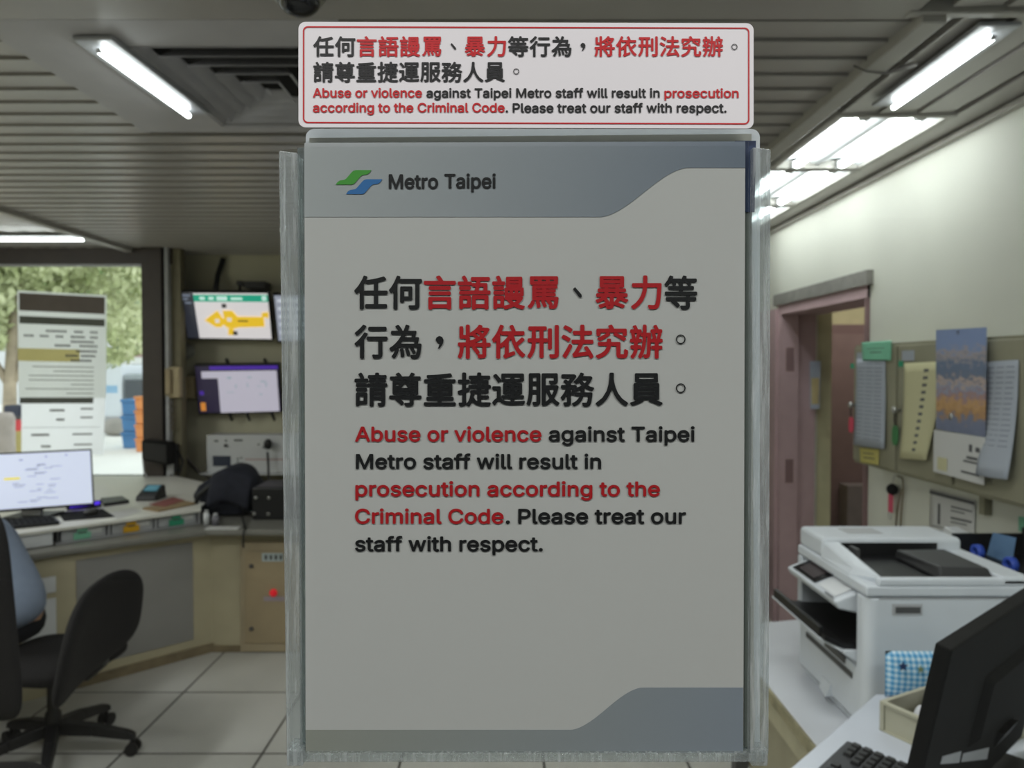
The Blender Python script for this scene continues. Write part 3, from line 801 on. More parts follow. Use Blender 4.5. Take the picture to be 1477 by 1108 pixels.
cb.tube([atY(262, 589, 5.94), atY(263, 615, 5.94), atY(262, 645, 5.94), atY(268, 660, 5.94), atY(288, 682, 5.94), atY(304, 691, 5.94)], [.03, .03, .026, .012, .009, .009], 10)
tag(cb.build('cable_bundle', M('cable_lilac', '#77706f', .6), org=a), 'greyish cable bundle running down the wall below the small intercom', 'cable')
sg = thing('wall_bracket_lamp', atY(272, 508, 5.95), 'round frosted disc fixed to wall under the map monitor', 'wall fitting')
MB().lathe([(.06, 0), (.062, -.02), (.045, -.04), (0.001, -.045)], 20, atY(271, 507, YB), 'y').build('disc', M('frosted_disc', '#8f9088', .4), sg)
# black speaker on the post and radio handset
y = 5.45
sp = thing('post_speaker', atY(222, 690, y), 'black boxy speaker clamped on the dark window post', 'speaker')
q = [atY(203, 635, y), atY(243, 639, y), atY(243, 672, y), atY(204, 664, y)]
MB().slab(q, .12).build('casing', m_blackm, sp, bevel=.012)
MB().slab(subq(q, .08, .1, .92, .9, .004), .006).build('grille', m_black, sp)
MB().tube([atY(232, 655, y + .08), atY(232, 655, YW - .1)], .015).build('mount', m_black, sp)
MB().tube([atY(206, 664, y + .05), atY(208, 680, y + .1), atY(212, 688, y + .05)], .006, 6).build('cable', m_lgrey, sp)
hs = thing('radio_handset', atY(248, 684, 5.6), 'black radio handset with pale sticker hanging on the post', 'radio handset')
a, b = atY(240, 640, 5.62), atY(262, 682, 5.62)
MB().box((a.x, 5.6, b.z), (b.x - .03, 5.66, a.z)).build('body', m_black, hs, bevel=.012)
MB().box((a.x + .02, 5.59, atY(0, 684, 5.6).z), (a.x + .065, 5.601, atY(0, 652, 5.6).z)).build('sticker', m_lgrey, hs)
MB().tube([(b.x - .03, 5.62, a.z - .05), (b.x + .02, 5.6, a.z - .13), (b.x - .01, 5.6, a.z - .22), (b.x - .05, 5.62, a.z - .27)], .009, 8).build('cord', m_black, hs)

# ------------------------------------------------------------------ counters
ZC, ZR = 0.74, 0.83; Z1 = V((0, 0, 1))
s2 = math.sqrt(.5)
P0 = V((-1.74, 4.29, 0)); P1 = P0 + V((-s2, -s2, 0)) * .78
cnt = thing('counter_base', (-1.7, 4.6, 0), 'cream counter base with angled grey panel under the grey worktop', 'counter')
cm = MB(); cm.prism([(P0.x, P0.y), (P1.x, P1.y), (-2.42, 3.62), (-3.1, 3.62), (-3.1, 1.0), (-3.2, 1.0), (-3.2, 3.75), (-2.35, 3.9), (-1.79, 4.5), (.9, 4.5), (.9, 4.29)], 0, ZC - .035)
cm.build('carcass', m_counter, cnt)
dn = (P1 - P0).normalized(); nr = V((s2, -s2, 0))
def onp(u, z, o=.0): p = P0 + dn * u + nr * o; return V((p.x, p.y, z))
pg = MB(); pg.hexa([onp(.11, .10, 0), onp(.70, .10, 0), onp(.70, .10, .006), onp(.11, .10, .006)], [onp(.11, .66, 0), onp(.70, .66, 0), onp(.70, .66, .006), onp(.11, .66, .006)])
pg.build('inset_panel', m_grey, cnt)
kb = MB(); kb.hexa([onp(-.003, 0, 0), onp(.78, 0, 0), onp(.78, 0, .012), onp(-.003, 0, .012)], [onp(-.003, .05, 0), onp(.78, .05, 0), onp(.78, .05, .012), onp(-.003, .05, .012)]); kb.box((-1.735, 4.275, 0), (.9, 4.29, .035))
kb.build('plinth', M('worn_plinth', '#7d7057', .7, var=.25, scale=10), cnt)
for z0, z1 in ((.52, .60), (.30, .49)):
    d_ = MB(); e0, e1 = V((P1.x - .01, P1.y - .006, 0)), V((-2.41, 3.625, 0)); o_ = V((.6, -.8, 0)) * .014
    d_.hexa([e0 + Z1 * z0, e1 + Z1 * z0, e1 + o_ + Z1 * z0, e0 + o_ + Z1 * z0], [e0 + Z1 * z1, e1 + Z1 * z1, e1 + o_ + Z1 * z1, e0 + o_ + Z1 * z1]); d_.build('drawer', m_white, cnt, bevel=.004)
wt = thing('worktop', (-1.7, 4.6, ZC), 'grey worktop with rounded edge bending along the back counter', 'worktop')
o = .06
MB().prism([(P0.x + .03, P0.y - .14), (-2.27, 3.69), (-2.36, 3.58), (-2.36, 1.0), (XL + .02, 1.0), (XL + .02, YW - .07), (wx1 + .4, YW - .07), (wx1 + .4, YB - .005), (.94, YB - .005), (.94, P0.y - .14)], ZC - .035, ZC).build('top', m_top, wt, bevel=.012, seg=3)
# electrical panel
yp = 4.265
ep = thing('electrical_panel', atY(405, 930, yp), 'beige metal panel door with red pilot lamp under the counter', 'electrical panel')
q = [atY(347, 782, yp), atY(520, 782, yp), atY(520, 940, yp), atY(347, 940, yp)]
MB().slab(q, .025).build('frame', M('panel_beige', '#a3957a', .5, var=.08, scale=5), ep)
q2 = subq(q, .04, .08, .96, .92, .008); MB().slab(q2, .01).build('door', M('panel_door', '#9d8d70', .5, var=.08, scale=5), ep, bevel=.003)
for v in (.16, .84):
    MB().lathe([(.012, 0), (.012, -.008), (.008, -.01)], 10, onq(q2, .06, v, .0), 'y').build('screw', m_dgrey, ep)
MB().lathe([(.022, 0), (.022, -.008), (.016, -.01), (.015, -.022), (.009, -.027)], 16, onq(q2, .26, .45), 'y').build('pilot_lamp', M('pilot_red', '#d8202c', .3, emit=.35, var=0), ep)
MB().slab(subq(q2, .155, .02, .35, .11, .003), .003).build('name_plate', M('plate_blue', '#a9b4b4', .5), ep)
MB().slab(subq(q2, .17, .49, .36, .54, .003), .003).build('caption_plate', M('plate_lilac', '#9a8f94', .5), ep)
marks(ep, q2, [(.18 + .045 * k, .04, .205 + .045 * k, .09) for k in range(4)], m_dgrey, 'plate_mark', .004)
# raised desk section
rt = thing('raised_desk_top', (-2.6, 4.6, ZR), 'pale raised desk top by the far left window', 'desk')
MB().prism([(-1.80, 4.29), (-2.33, 3.77), (-2.52, 3.58), (-2.52, 1.6), (XL + .03, 1.6), (XL + .03, YW - .08), (-2.55, YW - .08), (-2.2, 5.3)], ZR - .018, ZR).build('board', M('desk_cream', '#d8d7cf', .4, var=.04), rt, bevel=.003)
# open pigeonhole rack under it
pr = thing('pigeonhole_rack', (-2.05, 4.05, ZC), 'row of shallow pigeonholes with coloured tags under the raised desk', 'pigeonhole rack')
A0, A1 = V((-1.81, 4.31, 0)), V((-2.335, 3.795, 0)); dd = (A1 - A0).normalized(); L_ = (A1 - A0).length; ni = V((-dd.y, dd.x, 0)); ni = ni if ni.y > 0 else -ni
def onr(u, z, dep=0): p = A0 + dd * u + ni * dep; return V((p.x, p.y, z))
def rbox(mb, u0, u1, z0, z1, d0, d1):
    mb.hexa([onr(u0, z0, d0), onr(u1, z0, d0), onr(u1, z0, d1), onr(u0, z0, d1)], [onr(u0, z1, d0), onr(u1, z1, d0), onr(u1, z1, d1), onr(u0, z1, d1)])
mb = MB(); rbox(mb, 0, L_, ZC + .001, ZC + .008, 0, .25); rbox(mb, 0, L_, ZC + .008, ZR - .02, .24, .25); mb.build('base_board', m_lgrey, pr)
for k in range(4): mb = MB(); u = .003 + k * (L_ - .016) / 3; rbox(mb, u, u + .008, ZC + .008, ZR - .02, 0, .24); mb.build('divider', m_dgrey if k == 3 else m_lgrey, pr)
def tray(k, mtag, labelled):
    u0 = .02 + k * (L_ - .016) / 3; w = (L_ - .016) / 3 - .03
    mb = MB(); rbox(mb, u0, u0 + w, ZC + .009, ZR - .028, .012, .2); mb.build('document_tray', m_lgrey, pr, bevel=.003)
    mb = MB(); rbox(mb, u0 + .02, u0 + w * .55, ZC + .035, ZR - .03, .008, .014); mb.build('card', m_paper, pr)
    mb = MB(); c = u0 + w * .55; rbox(mb, c - .04, c + .04, ZC + .012, ZC + .045, .0, .006); rbox(mb, c - .025, c + .025, ZC + .04, ZR - .022, .0, .006); mb.build('tag', mtag, pr)
    mb = MB(); rbox(mb, c - .02, c + .02, ZC + .042, ZC + .05, -.001, .001); mb.build('tag_mark', m_dgrey, pr)
tray(2, m_mint, 1); tray(1, m_yel, 1); tray(0, m_green, 1)
# white drawer front left of it
wd = MB(); wd.hexa([V((-2.345, 3.785, ZC + .002)), V((-2.53, 3.60, ZC + .002)), V((-2.60, 3.67, ZC + .002)), V((-2.415, 3.855, ZC + .002))], [V((-2.345, 3.785, ZR - .02)), V((-2.53, 3.60, ZR - .02)), V((-2.60, 3.67, ZR - .02)), V((-2.415, 3.855, ZR - .02))])
tag(wd.build('drawer_unit', m_white, org=(-2.44, 3.69, ZC), bevel=.004), 'plain white drawer left of the tagged pigeonholes', 'drawer')

# ------------------------------------------------------------------ things on the counters
bg = thing('shoulder_bag', atZ(322, 757, ZC), 'slumped dark navy bag on the grey worktop beside the black case', 'bag')
def bagf(u, v):
    th = 2 * math.pi * u; ph = math.pi * v
    c = V((-1.755, 4.62, ZC + .135)); rx, ry, rz = .20, .16, .135
    sq = lambda t, e: math.copysign(abs(t) ** e, t)
    x = sq(math.sin(ph), .6) * sq(math.cos(th), .8); y_ = sq(math.sin(ph), .6) * sq(math.sin(th), .8); z = sq(math.cos(ph), .7)
    n_ = .08 * math.sin(5 * th + 3 * ph) + .06 * math.sin(9 * ph + 2 * th)
    zz = z * rz * (1 + .25 * x * (1 if z > 0 else 0)) + (.035 * math.sin(3 * x + 1) if z > 0 else 0)
    return c + V((x * rx * (1 + n_ * .5), y_ * ry * (1 + n_), max(zz, -rz + .001)))
MB().grid(bagf, 48, 24).build('body', m_navy, bg)
st_ = [V((-1.93, 4.47, ZC + .02)), V((-1.88, 4.45, ZC + .14)), V((-1.76, 4.46, ZC + .24)), V((-1.64, 4.45, ZC + .20)), V((-1.60, 4.45, ZC + .03))]
MB().tube(st_, .014, 8).build('strap', m_black, bg)
fl = MB(); fl.grid(lambda u, v: V((-1.80 + .24 * u - .02 * v, 4.46 - .035 * math.sin(math.pi * v * .7) - .01 * math.sin(6 * u), ZC + .262 - .19 * v + .012 * math.sin(5 * u) + .03 * math.sin(math.pi * u))), 12, 10); fl.build('flap', m_navy, bg, solid=.012)
bc = thing('equipment_case', (-1.2, 4.5, ZC), 'black case with four metal studs right of the bag', 'case')
a, b = atY(363, 703, 4.42), atY(480, 756, 4.42)
MB().box((a.x, 4.42, ZC), (b.x, 4.72, a.z)).build('body', m_black, bc, bevel=.012)
for px, py in ((369, 718), (388, 718.5), (367, 741), (387.5, 741.5)):
    MB().lathe([(.010, 0), (.010, -.005), (.005, -.008)], 10, atY(px, py, 4.42), 'y').build('stud', m_steel, bc)
MB().tube([V((-1.62, 4.44, ZC + .03)), atZ(353, 759, ZC + .006), atY(352, 764, 4.142), atY(351, 772, 4.138), atY(351, 790, 4.138)], .006, 6).build('strap_end', m_black, bg)
for i, (px, py, h, r_, m, lab) in enumerate(((298, 757, .085, .017, m_white, 'small white bottle standing left of the bag'), (311, 758, .07, .02, M('jar_grey', '#6c6a72', .3), 'small grey jar standing in front of the bag'))):
    c = atZ(px, py, ZC); t = thing('bottle' if i == 0 else 'jar', c, lab, 'bottle' if i == 0 else 'jar')
    MB().lathe([(r_, 0), (r_, h * .75), (r_ * .6, h * .82), (r_ * .6, h * .84)], 16, c).build('body', m, t)
    MB().lathe([(r_ * .65, h * .84), (r_ * .65, h), (r_ * .5, h)], 16, c).build('cap', m_lgrey, t)
ct = MB(); c = atZ(322, 762, ZC); ct.box((c.x - .09, c.y - .04, ZC), (c.x + .09, c.y + .03, ZC + .004)); tag(ct.build('paper_slip', m_paper, org=c), 'thin pale slip lying at the worktop edge before the bag', 'paper')
# papers and booklet on the raised desk
def flat(name, pts, z, t, mat, label, cat):
    p = [atZ(x, y, z) for x, y in pts]; mb = MB(); mb.prism([(v.x, v.y) for v in p], z, z + t)
    c = sum(p, V()) / len(p); return tag(mb.build(name, mat, org=(c.x, c.y, z)), label, cat)
flat('booklet', [(206, 735), (262, 724), (282, 728), (228, 739)], ZR, .012, M('kraft', '#8f7a5a', .7, var=.15), 'brown cardboard booklet lying on the raised desk', 'booklet')
flat('paper_sheet', [(150, 742), (190, 733), (205, 738), (168, 749)], ZR, .002, m_paper, 'white sheet lying between the mouse mat and the booklet', 'paper')
flat('paper_sheet', [(284, 722), (298, 713), (304, 721), (292, 730)], ZR, .006, m_paper, 'white papers right of the brown booklet near the bag', 'paper')
flat('folder', [(215, 728), (250, 718), (266, 722), (238, 731)], ZR + .012, .004, M('red_folder', '#8a4a44', .6), 'reddish paper on top of the brown booklet', 'paper')
ph = thing('desk_phone', atZ(214, 722, ZR), 'blue black desk telephone at the foot of the window post', 'telephone')
a = atZ(214, 722, ZR); pm_ = MB(); pm_.hexa([a + V((-.07, -.03, 0)), a + V((.06, -.03, 0)), a + V((.06, .12, 0)), a + V((-.07, .12, 0))], [a + V((-.065, -.02, .03)), a + V((.055, -.02, .03)), a + V((.055, .11, .085)), a + V((-.065, .11, .085))])
pm_.build('body', m_black, ph, bevel=.008); mb = MB(); mb.slab([a + V((-.045, .09, .081)), a + V((.035, .09, .081)), a + V((.035, .03, .056)), a + V((-.045, .03, .056))], .006); mb.build('screen', M('teal_screen', '#5aa0b8', .3, var=0), ph)
# computer monitor on the left desk
q = [V((-2.84, 3.83, 1.197)), atY(132.5, 648, 4.15), atY(136.5, 729, 4.15), V((-2.83, 3.83, .886))]
lm = screen_on('computer_monitor', q, 'widescreen computer monitor with pale spreadsheet on the left desk', 'monitor', .04)
ui(lm, q, .012, .02, .985, .955, screen_mat('scr_sheet', '#c6cbe0', 0.95), 'screen')
random.seed(3)
rr = []
for k in range(26):
    u = random.choice([.36, .45, .47, .52, .6, .62]) + random.random() * .04; v = .2 + random.random() * .65; rr.append((u, v, u + .03 + random.random() * .07, v + .012))
rr += [(.42, .12, .45, .14), (.62, .08, .64, .1), (.78, .07, .8, .09)]
marks(lm, q, rr, screen_mat('scr_ink', '#8b92a8', .8), 'table_mark')
marks(lm, q, [(.30, .42, .42, .46)], screen_mat('scr_hl', '#e0d05a', .9), 'highlight')
c = (q[2] + q[3]) / 2 + V((-.02, .05, 0)); MB().box((c.x - .07, c.y, ZR + .015), (c.x + .03, c.y + .03, .95)).build('stand_neck', m_lgrey, lm)
MB().prism([(c.x - .13, c.y - .08), (c.x + .09, c.y - .08), (c.x + .09, c.y + .12), (c.x - .13, c.y + .12)], ZR, ZR + .016).build('stand_foot', m_black, lm)
kb = thing('computer_keyboard', atZ(45, 762, ZR), 'black computer keyboard at the desk edge below the spreadsheet monitor', 'keyboard')
p = [atZ(-60, 772, ZR), atZ(86, 757, ZR), atZ(78, 749, ZR), atZ(-60, 760, ZR)]
mb = MB(); mb.prism([(v.x, v.y) for v in p], ZR, ZR + .02); mb.build('body', m_black, kb, bevel=.004)
qk = [p[3] + V((0, 0, .0205)), p[2] + V((0, 0, .0205)), p[1] + V((0, 0, .0205)), p[0] + V((0, 0, .0205))]
mb = MB()
for r_ in range(4):
    for k in range(15):
        mb.slab(subq(qk, .03 + k * .063, .08 + r_ * .22, .03 + k * .063 + .052, .08 + r_ * .22 + .18, .004), .004)
mb.build('key_block', m_blackm, kb)
flat('mouse_mat', [(92, 752), (166, 746), (148, 735), (84, 740)], ZR, .004, m_blackm, 'black mat on the raised desk under the mouse', 'mouse mat')
ms = thing('computer_mouse', atZ(131, 741, ZR + .004), 'dark computer mouse on the black mat', 'mouse')
MB().ball(atZ(131, 741, ZR + .004) + V((0, 0, .014)), (.032, .055, .018)).build('shell', m_dgrey, ms)
gl = thing('blue_reflection_bar', atZ(122, 734, ZR), 'low added bar whose glow imitates a blue reflection below the spreadsheet monitor', 'light bar')  # added glowing bar in place of a bluish reflection on the desk
a, b = atZ(96, 736, ZR), atZ(146, 731, ZR); MB().tube([a + V((0, 0, .02)), b + V((0, 0, .02))], .02, 10).build('casing', m_black, gl)
MB().tube([a + V((.03, -.017, .026)), b + V((0, -.017, .026))], .010, 8).build('blue_glow', emit_mat('blue_glow', (.12, .05, 1), 1.0), gl)
flat('document_tray', [(150, 731), (186, 726), (176, 720), (145, 723)], ZR, .02, m_black, 'black flat tray by the window right of the monitor', 'tray')
# ------------------------------------------------------------------ right wall: key cabinets and what hangs on them
XC = 1.585
zb, zt_ = 1.21, 1.752
ybs = [3.46, 3.065, 2.665, 2.265]
where = ['farthest olive key cabinet, beside the doorway', 'second olive key cabinet from the doorway', 'olive key cabinet nearest the camera, cut by the right edge']
for i in range(3):
    y1, y0 = ybs[i], ybs[i + 1] + .004
    t = thing('key_cabinet', (XR, (y0 + y1) / 2, zb), where[i], 'key cabinet', 'key cabinets on the right wall')
    MB().box((XC + .012, y0, zb), (XR, y1, zt_)).build('body', m_cab, t)
    d_ = MB().box((XC, y0 + .008, zb + .012), (XC + .014, y1 - .008, zt_ - .012)).build('door', m_cab, t, bevel=.003)
    kx = MB(); kc = V((XC, y1 - .028, (zb + zt_) / 2 - .005)); kx.lathe([(.006, 0), (.006, -.012), (.013, -.018), (.014, -.028), (.008, -.034)], 16, kc, 'x'); kx.build('knob', m_steel, d_)
    lb = MB(); lb.box((XC - .002, y1 - .13, zt_ - .075), (XC, y1 - .04, zt_ - .035)); lb.build('label_card', m_paperB, d_)
struct(MB().box((XR - .03, 2.655, 1.12), (XR, 2.685, zb)), 'trim_6', m_cab)

def sheet(name, q, mat, label, cat, curl=0.0, clipmat=None, nx=8, ny=10, th=.0015, lines=None, linemat=None, group=None):
    """hanging sheet: px TL,TR,BR,BL already in 3-D on the cabinet front, lower edge lifting off"""
    c = (V(q[0]) + V(q[1]) + V(q[2]) + V(q[3])) / 4
    t = thing(name, c, label, cat, group)
    def fn(u, v):
        p = lerp(lerp(q[0], q[1], u), lerp(q[3], q[2], u), v); return p + V((-(curl * v * v + .004), 0, 0)) - V((curl * .5 * math.sin(u * 3) * v, 0, 0))
    MB().grid(fn, nx, ny).build('sheet', mat, t, solid=th)
    if lines:
        mb = MB()
        for u0, v0, u1, v1 in lines:
            k = 4
            for a in range(k):
                va, vb = v0 + (v1 - v0) * a / k, v0 + (v1 - v0) * (a + 1) / k
                mb._add([fn(u0, va) + V((-.0015, 0, 0)), fn(u1, va) + V((-.0015, 0, 0)), fn(u1, vb) + V((-.0015, 0, 0)), fn(u0, vb) + V((-.0015, 0, 0))], [(0, 1, 2, 3)])
        mb.build('print', linemat or m_print, t)
    if clipmat:
        c = (V(q[0]) + V(q[1])) / 2; MB().box((c.x - .012, c.y - .015, c.z - .012), (c.x - .001, c.y + .015, c.z + .02)).build('clip', clipmat, t)
    return t
ax = lambda pts: [atX(x, y, XC) for x, y in pts]
random.seed(5)
m_soft = M('grey_print', '#8f949e', .7)
pl = [(.06 + .3 * k, .05 + .045 * j, .06 + .3 * k + .2 + .06 * random.random(), .06 + .045 * j) for j in range(20) for k in range(3)]
sheet('roster_sheet', ax([(1237, 518), (1278, 518), (1281, 648), (1236, 641)]), m_paperB, 'grey blue printed sheets hanging on the farthest key cabinet', 'paper', .012, None, lines=pl, linemat=m_soft)
sheet('roster_sheet', ax([(1306, 524), (1366, 521), (1345, 664), (1306, 661)]), m_paperY, 'cream chart with a column of dark dots on the second cabinet', 'paper', .02, None, lines=[(.52, .07 + k * .074, .64, .10 + k * .074) for k in range(12)])
sheet('roster_sheet', ax([(1424, 522), (1471, 519), (1472, 692), (1424, 684)]), m_paperB, 'curling grey sheet on the nearest cabinet at right edge', 'paper', .035, None, lines=pl[:48], linemat=m_soft)
sheet('memo_note', ax([(1244, 494), (1287, 491), (1287, 520), (1246, 520)]), m_mint, 'mint green note stuck at the top of the farthest cabinet', 'note', .002, None, lines=[(.2, .35, .8, .38), (.3, .55, .7, .6)])
sheet('memo_note', ax([(1241, 646), (1269, 648), (1269, 671), (1243, 667)]), paper_mat('yellow_note', '#cfc57a', .2), 'pale yellow note at the bottom of the farthest cabinet', 'note', .002, None, lines=[(.2, .3, .75, .36), (.2, .6, .8, .66)])
# night city poster reflected in the booth glass, built as a solid hanging sheet
refl_sheet = thing('reflected_poster', atX(1386, 590, XC - .02), 'glass reflection of a city lights poster with white lower half, built over the cabinet doors', 'reflection')
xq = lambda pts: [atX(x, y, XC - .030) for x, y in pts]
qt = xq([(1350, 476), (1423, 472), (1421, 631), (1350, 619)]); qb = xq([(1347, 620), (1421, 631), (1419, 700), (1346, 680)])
def refl_mat():
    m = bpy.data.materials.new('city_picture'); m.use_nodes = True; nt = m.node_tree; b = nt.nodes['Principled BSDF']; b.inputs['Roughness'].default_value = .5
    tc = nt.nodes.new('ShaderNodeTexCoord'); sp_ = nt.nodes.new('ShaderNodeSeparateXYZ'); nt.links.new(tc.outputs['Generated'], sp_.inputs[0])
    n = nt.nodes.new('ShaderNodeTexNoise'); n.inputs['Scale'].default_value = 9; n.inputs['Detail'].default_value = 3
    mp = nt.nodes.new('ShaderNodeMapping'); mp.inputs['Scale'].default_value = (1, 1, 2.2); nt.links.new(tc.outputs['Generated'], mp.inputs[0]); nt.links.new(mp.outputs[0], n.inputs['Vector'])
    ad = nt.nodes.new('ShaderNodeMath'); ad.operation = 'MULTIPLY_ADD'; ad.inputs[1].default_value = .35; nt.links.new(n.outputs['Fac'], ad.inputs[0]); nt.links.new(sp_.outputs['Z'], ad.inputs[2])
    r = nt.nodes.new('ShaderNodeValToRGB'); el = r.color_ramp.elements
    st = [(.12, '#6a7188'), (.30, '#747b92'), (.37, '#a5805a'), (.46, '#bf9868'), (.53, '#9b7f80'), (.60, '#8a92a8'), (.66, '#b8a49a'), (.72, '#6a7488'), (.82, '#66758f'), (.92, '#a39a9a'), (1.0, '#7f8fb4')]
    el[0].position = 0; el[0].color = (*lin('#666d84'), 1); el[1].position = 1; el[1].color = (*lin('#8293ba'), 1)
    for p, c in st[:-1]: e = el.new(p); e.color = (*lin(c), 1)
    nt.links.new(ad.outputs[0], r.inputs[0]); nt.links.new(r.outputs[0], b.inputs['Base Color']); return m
MB().slab(qt, .001).build('picture', refl_mat(), refl_sheet)
MB().slab(qb, .001).build('reflected_page', m_paper, refl_sheet)
marks(refl_sheet, qb, [(.72, .2, .78, .36), (.84, .24, .92, .34), (.68, .46, .88, .52), (.62, .56, .92, .60), (.58, .8, .92, .85), (.12, .66, .2, .8), (.26, .66, .3, .72)], m_print, 'reflected_print', .0015)
MB().slab(subq(qb, .1, .62, .3, .92, .002), .0008).build('yellow_patch', m_paperY, refl_sheet)
MB().box((XC - .03, qt[0].y - .14, qt[0].z - .02), (XC + .012, qt[0].y - .13, qt[0].z - .01)).build('hanger', m_steel, refl_sheet)
# key tags on the knobs
def key_tag(name, yk, mat, lab, w=.02, h=.065):
    c = V((XC - .022, yk, (zb + zt_) / 2 - .005 - h * 1.3)); t = thing(name, c, lab, 'key tag')
    pts = [(-.3, .5), (.3, .5), (.5, .25), (.5, -.25), (.3, -.5), (-.3, -.5), (-.5, -.25), (-.5, .25)]
    mb = MB(); mb.extrude([c + V((0, a * w * 2, b * h)) for a, b in pts], (.005, 0, 0)); mb.build('tag', mat, t, bevel=.001)
    MB().tube([c + V((.002, 0, h * .45)), c + V((.0, .006, h * .8)), c + V((.002, .0, h * 1.3 + .012)), c + V((.0, -.006, h * .8)), c + V((.002, 0, h * .45))], .002, 6).build('cord', m_cord, t)
    return t
key_tag('key_tag', 3.432, M('tag_red', '#c8455c', .4), 'red key tag hanging from the knob of the farthest cabinet', .022, .07)
key_tag('key_tag', 3.037, M('tag_green', '#3f7a4a', .5), 'dark green key tag hanging from the knob of the second cabinet', .022, .08)
for i, (px, py, lab) in enumerate(((1229, 528, 'small green sticker on the far edge of the farthest cabinet'), (1299, 525, 'small green sticker on the second cabinet above its knob'))):
    c = atX(px, py, XC - .0012); tag(MB().box((c.x, c.y - .018, c.z - .012), (c.x + .0012, c.y + .018, c.z + .012)).build('round_sticker' if 0 else 'sticker', m_green, org=c), lab, 'sticker')
# pink key ring with black pompom hanging under the cabinets
kc = atX(1287, 706, XR - .03)
kr = thing('key_ring', kc, 'pink key ring with black pompom hanging below the cabinets', 'key ring')
pf = MB()
def pom(u, v):
    th, ph_ = 2 * math.pi * u, math.pi * v; r_ = .024 * (1 + .12 * math.sin(13 * th) * math.sin(11 * ph_)); return kc + V((r_ * math.cos(th) * math.sin(ph_), r_ * math.sin(th) * math.sin(ph_), r_ * math.cos(ph_)))
pf.grid(pom, 28, 16).build('pompom', m_fabric, kr)
MB().box((kc.x - .004, kc.y - .005, kc.z - .105), (kc.x + .004, kc.y + .03, kc.z - .02)).build('pink_fob', m_pinkp, kr, bevel=.003)
rg = [kc + V((0, .018 + .013 * math.cos(R(t)), -.118 + .02 * math.sin(R(t)))) for t in range(0, 361, 24)]
MB().tube(rg, .002, 6).build('ring', m_steel, kr)
MB().tube([kc + V((0, 0, .02)), atX(1289, 690, XR - .03), atX(1292, 682, XR - .03)], .002, 6).build('loop', m_lgrey, kr)
a = atX(1302, 690, XR - .015)
tag(MB().tube([atX(1294, 686, XR - .015), a, atX(1303, 705, XR - .015), atX(1300, 740, XR - .015), atX(1299, 760, XR - .015), atX(1292, 762, XR - .015), atX(1294, 735, XR - .015), atX(1300, 705, XR - .015)], .0035, 6).build('hanging_cord', M('cord_brown', '#6d6148', .7), org=a), 'thin brown cord looped on the wall beside the pink key ring', 'cord')
# notice on the wall below the cabinets
xw = lambda pts: [atX(x, y, XR - .004) for x, y in pts]
sheet('wall_notice', xw([(1343, 705), (1408, 722), (1407, 778), (1342, 766)]), m_paper, 'white printed notice on the wall under the cabinets', 'notice', .0, None, lines=[(.0, .03, 1, .12), (.5, .28, .95, .32), (.5, .38, .8, .41), (.5, .55, .95, .6), (.5, .66, .85, .69), (.06, .85, .95, .87), (.2, .3, .26, .8)])
sheet('socket_plate', xw([(1471, 745), (1480, 746), (1480, 768), (1471, 766)]), m_mint, 'small green plate on the wall at the right edge', 'plate', .0)

# corridor leftover: grey box by the brown door
a = atY(1212, 697, 5.5)
gb = thing('grey_box', (2.7, 5.45, 0), 'plain grey cupboard standing in front of the corridor door', 'cupboard')
gm = MB().box((a.x, 5.38, 0), (3.0, 5.52, a.z)).build('body', M('box_grey', '#8a8080', .5), gb, bevel=.004)

# paper note taped inside the doorway
qn = [atY(1168, 521, dY1 - .06), atY(1184, 521, dY1 - .06), atY(1182, 590, dY1 - .06), atY(1169, 590, dY1 - .06)]
pn = thing('doorway_notice', (qn[0] + qn[2]) / 2, 'narrow colourful leaflet taped on the doorway jamb', 'leaflet')
MB().slab(qn, .001).build('sheet', M('leaflet_blue', '#a9b2c4', .6), pn)
MB()._add(subq(qn, .1, .35, .9, .9, .001), [(0, 1, 2, 3)]).build('yellow_print', M('leaflet_yellow', '#c9b98c', .6), pn)
qn2 = [atY(1181, 521, dY1 - .0655), atY(1207, 520, dY1 - .0655), atY(1207, 532, dY1 - .0655), atY(1181, 533, dY1 - .0655)]

# ------------------------------------------------------------------ right: tables, copier and the near counter
ZA, ZN = 0.74, 0.90
ta = thing('side_table', (1.2, 2.2, 0), 'white topped table with worn edge carrying the copier', 'table')
xa = .805 * (1.65 - ZA)
MB().prism([(xa, 1.71), (xa, 2.60), (xa + .3, 2.67), (XR - .004, 2.72), (XR - .004, 1.71)], ZA - .03, ZA).build('top', m_desk, ta, bevel=.003)
MB().prism([(xa - .008, 1.71), (xa - .008, 2.59), (xa, 2.59), (xa, 1.71)], ZA - .032, ZA - .001).build('edge_band', M('worn_edge', '#8d876c', .6, var=.35, scale=22), ta)
MB().box((xa + .02, 1.72, ZA - .12), (xa + .045, 2.55, ZA - .03)).build('apron', M('apron_cream', '#b3ad92', .5), ta)
MB().box((xa + .07, 1.72, .30), (xa + .09, 2.55, ZA - .12)).build('modesty_panel', M('apron_cream2', '#a29c84', .5), ta)
for x in (xa + .02, XR - .1):
    for y in (1.73, 2.48): MB().box((x, y, 0), (x + .045, y + .045, ZA - .03)).build('leg', m_dgrey, ta)

# copier
XP0, XP1, YP0, YP1 = .85, 1.25, 1.775, 2.205
pr = thing('multifunction_printer', ((XP0 + XP1) / 2, (YP0 + YP1) / 2, ZA), 'white multifunction printer with tilted control panel on the side table', 'printer')
# lower body with paper cassette
MB().box((XP0 + .02, YP0 + .05, ZA), (XP1, YP1, ZA + .20)).build('lower_body', m_prn, pr, bevel=.01, seg=3)
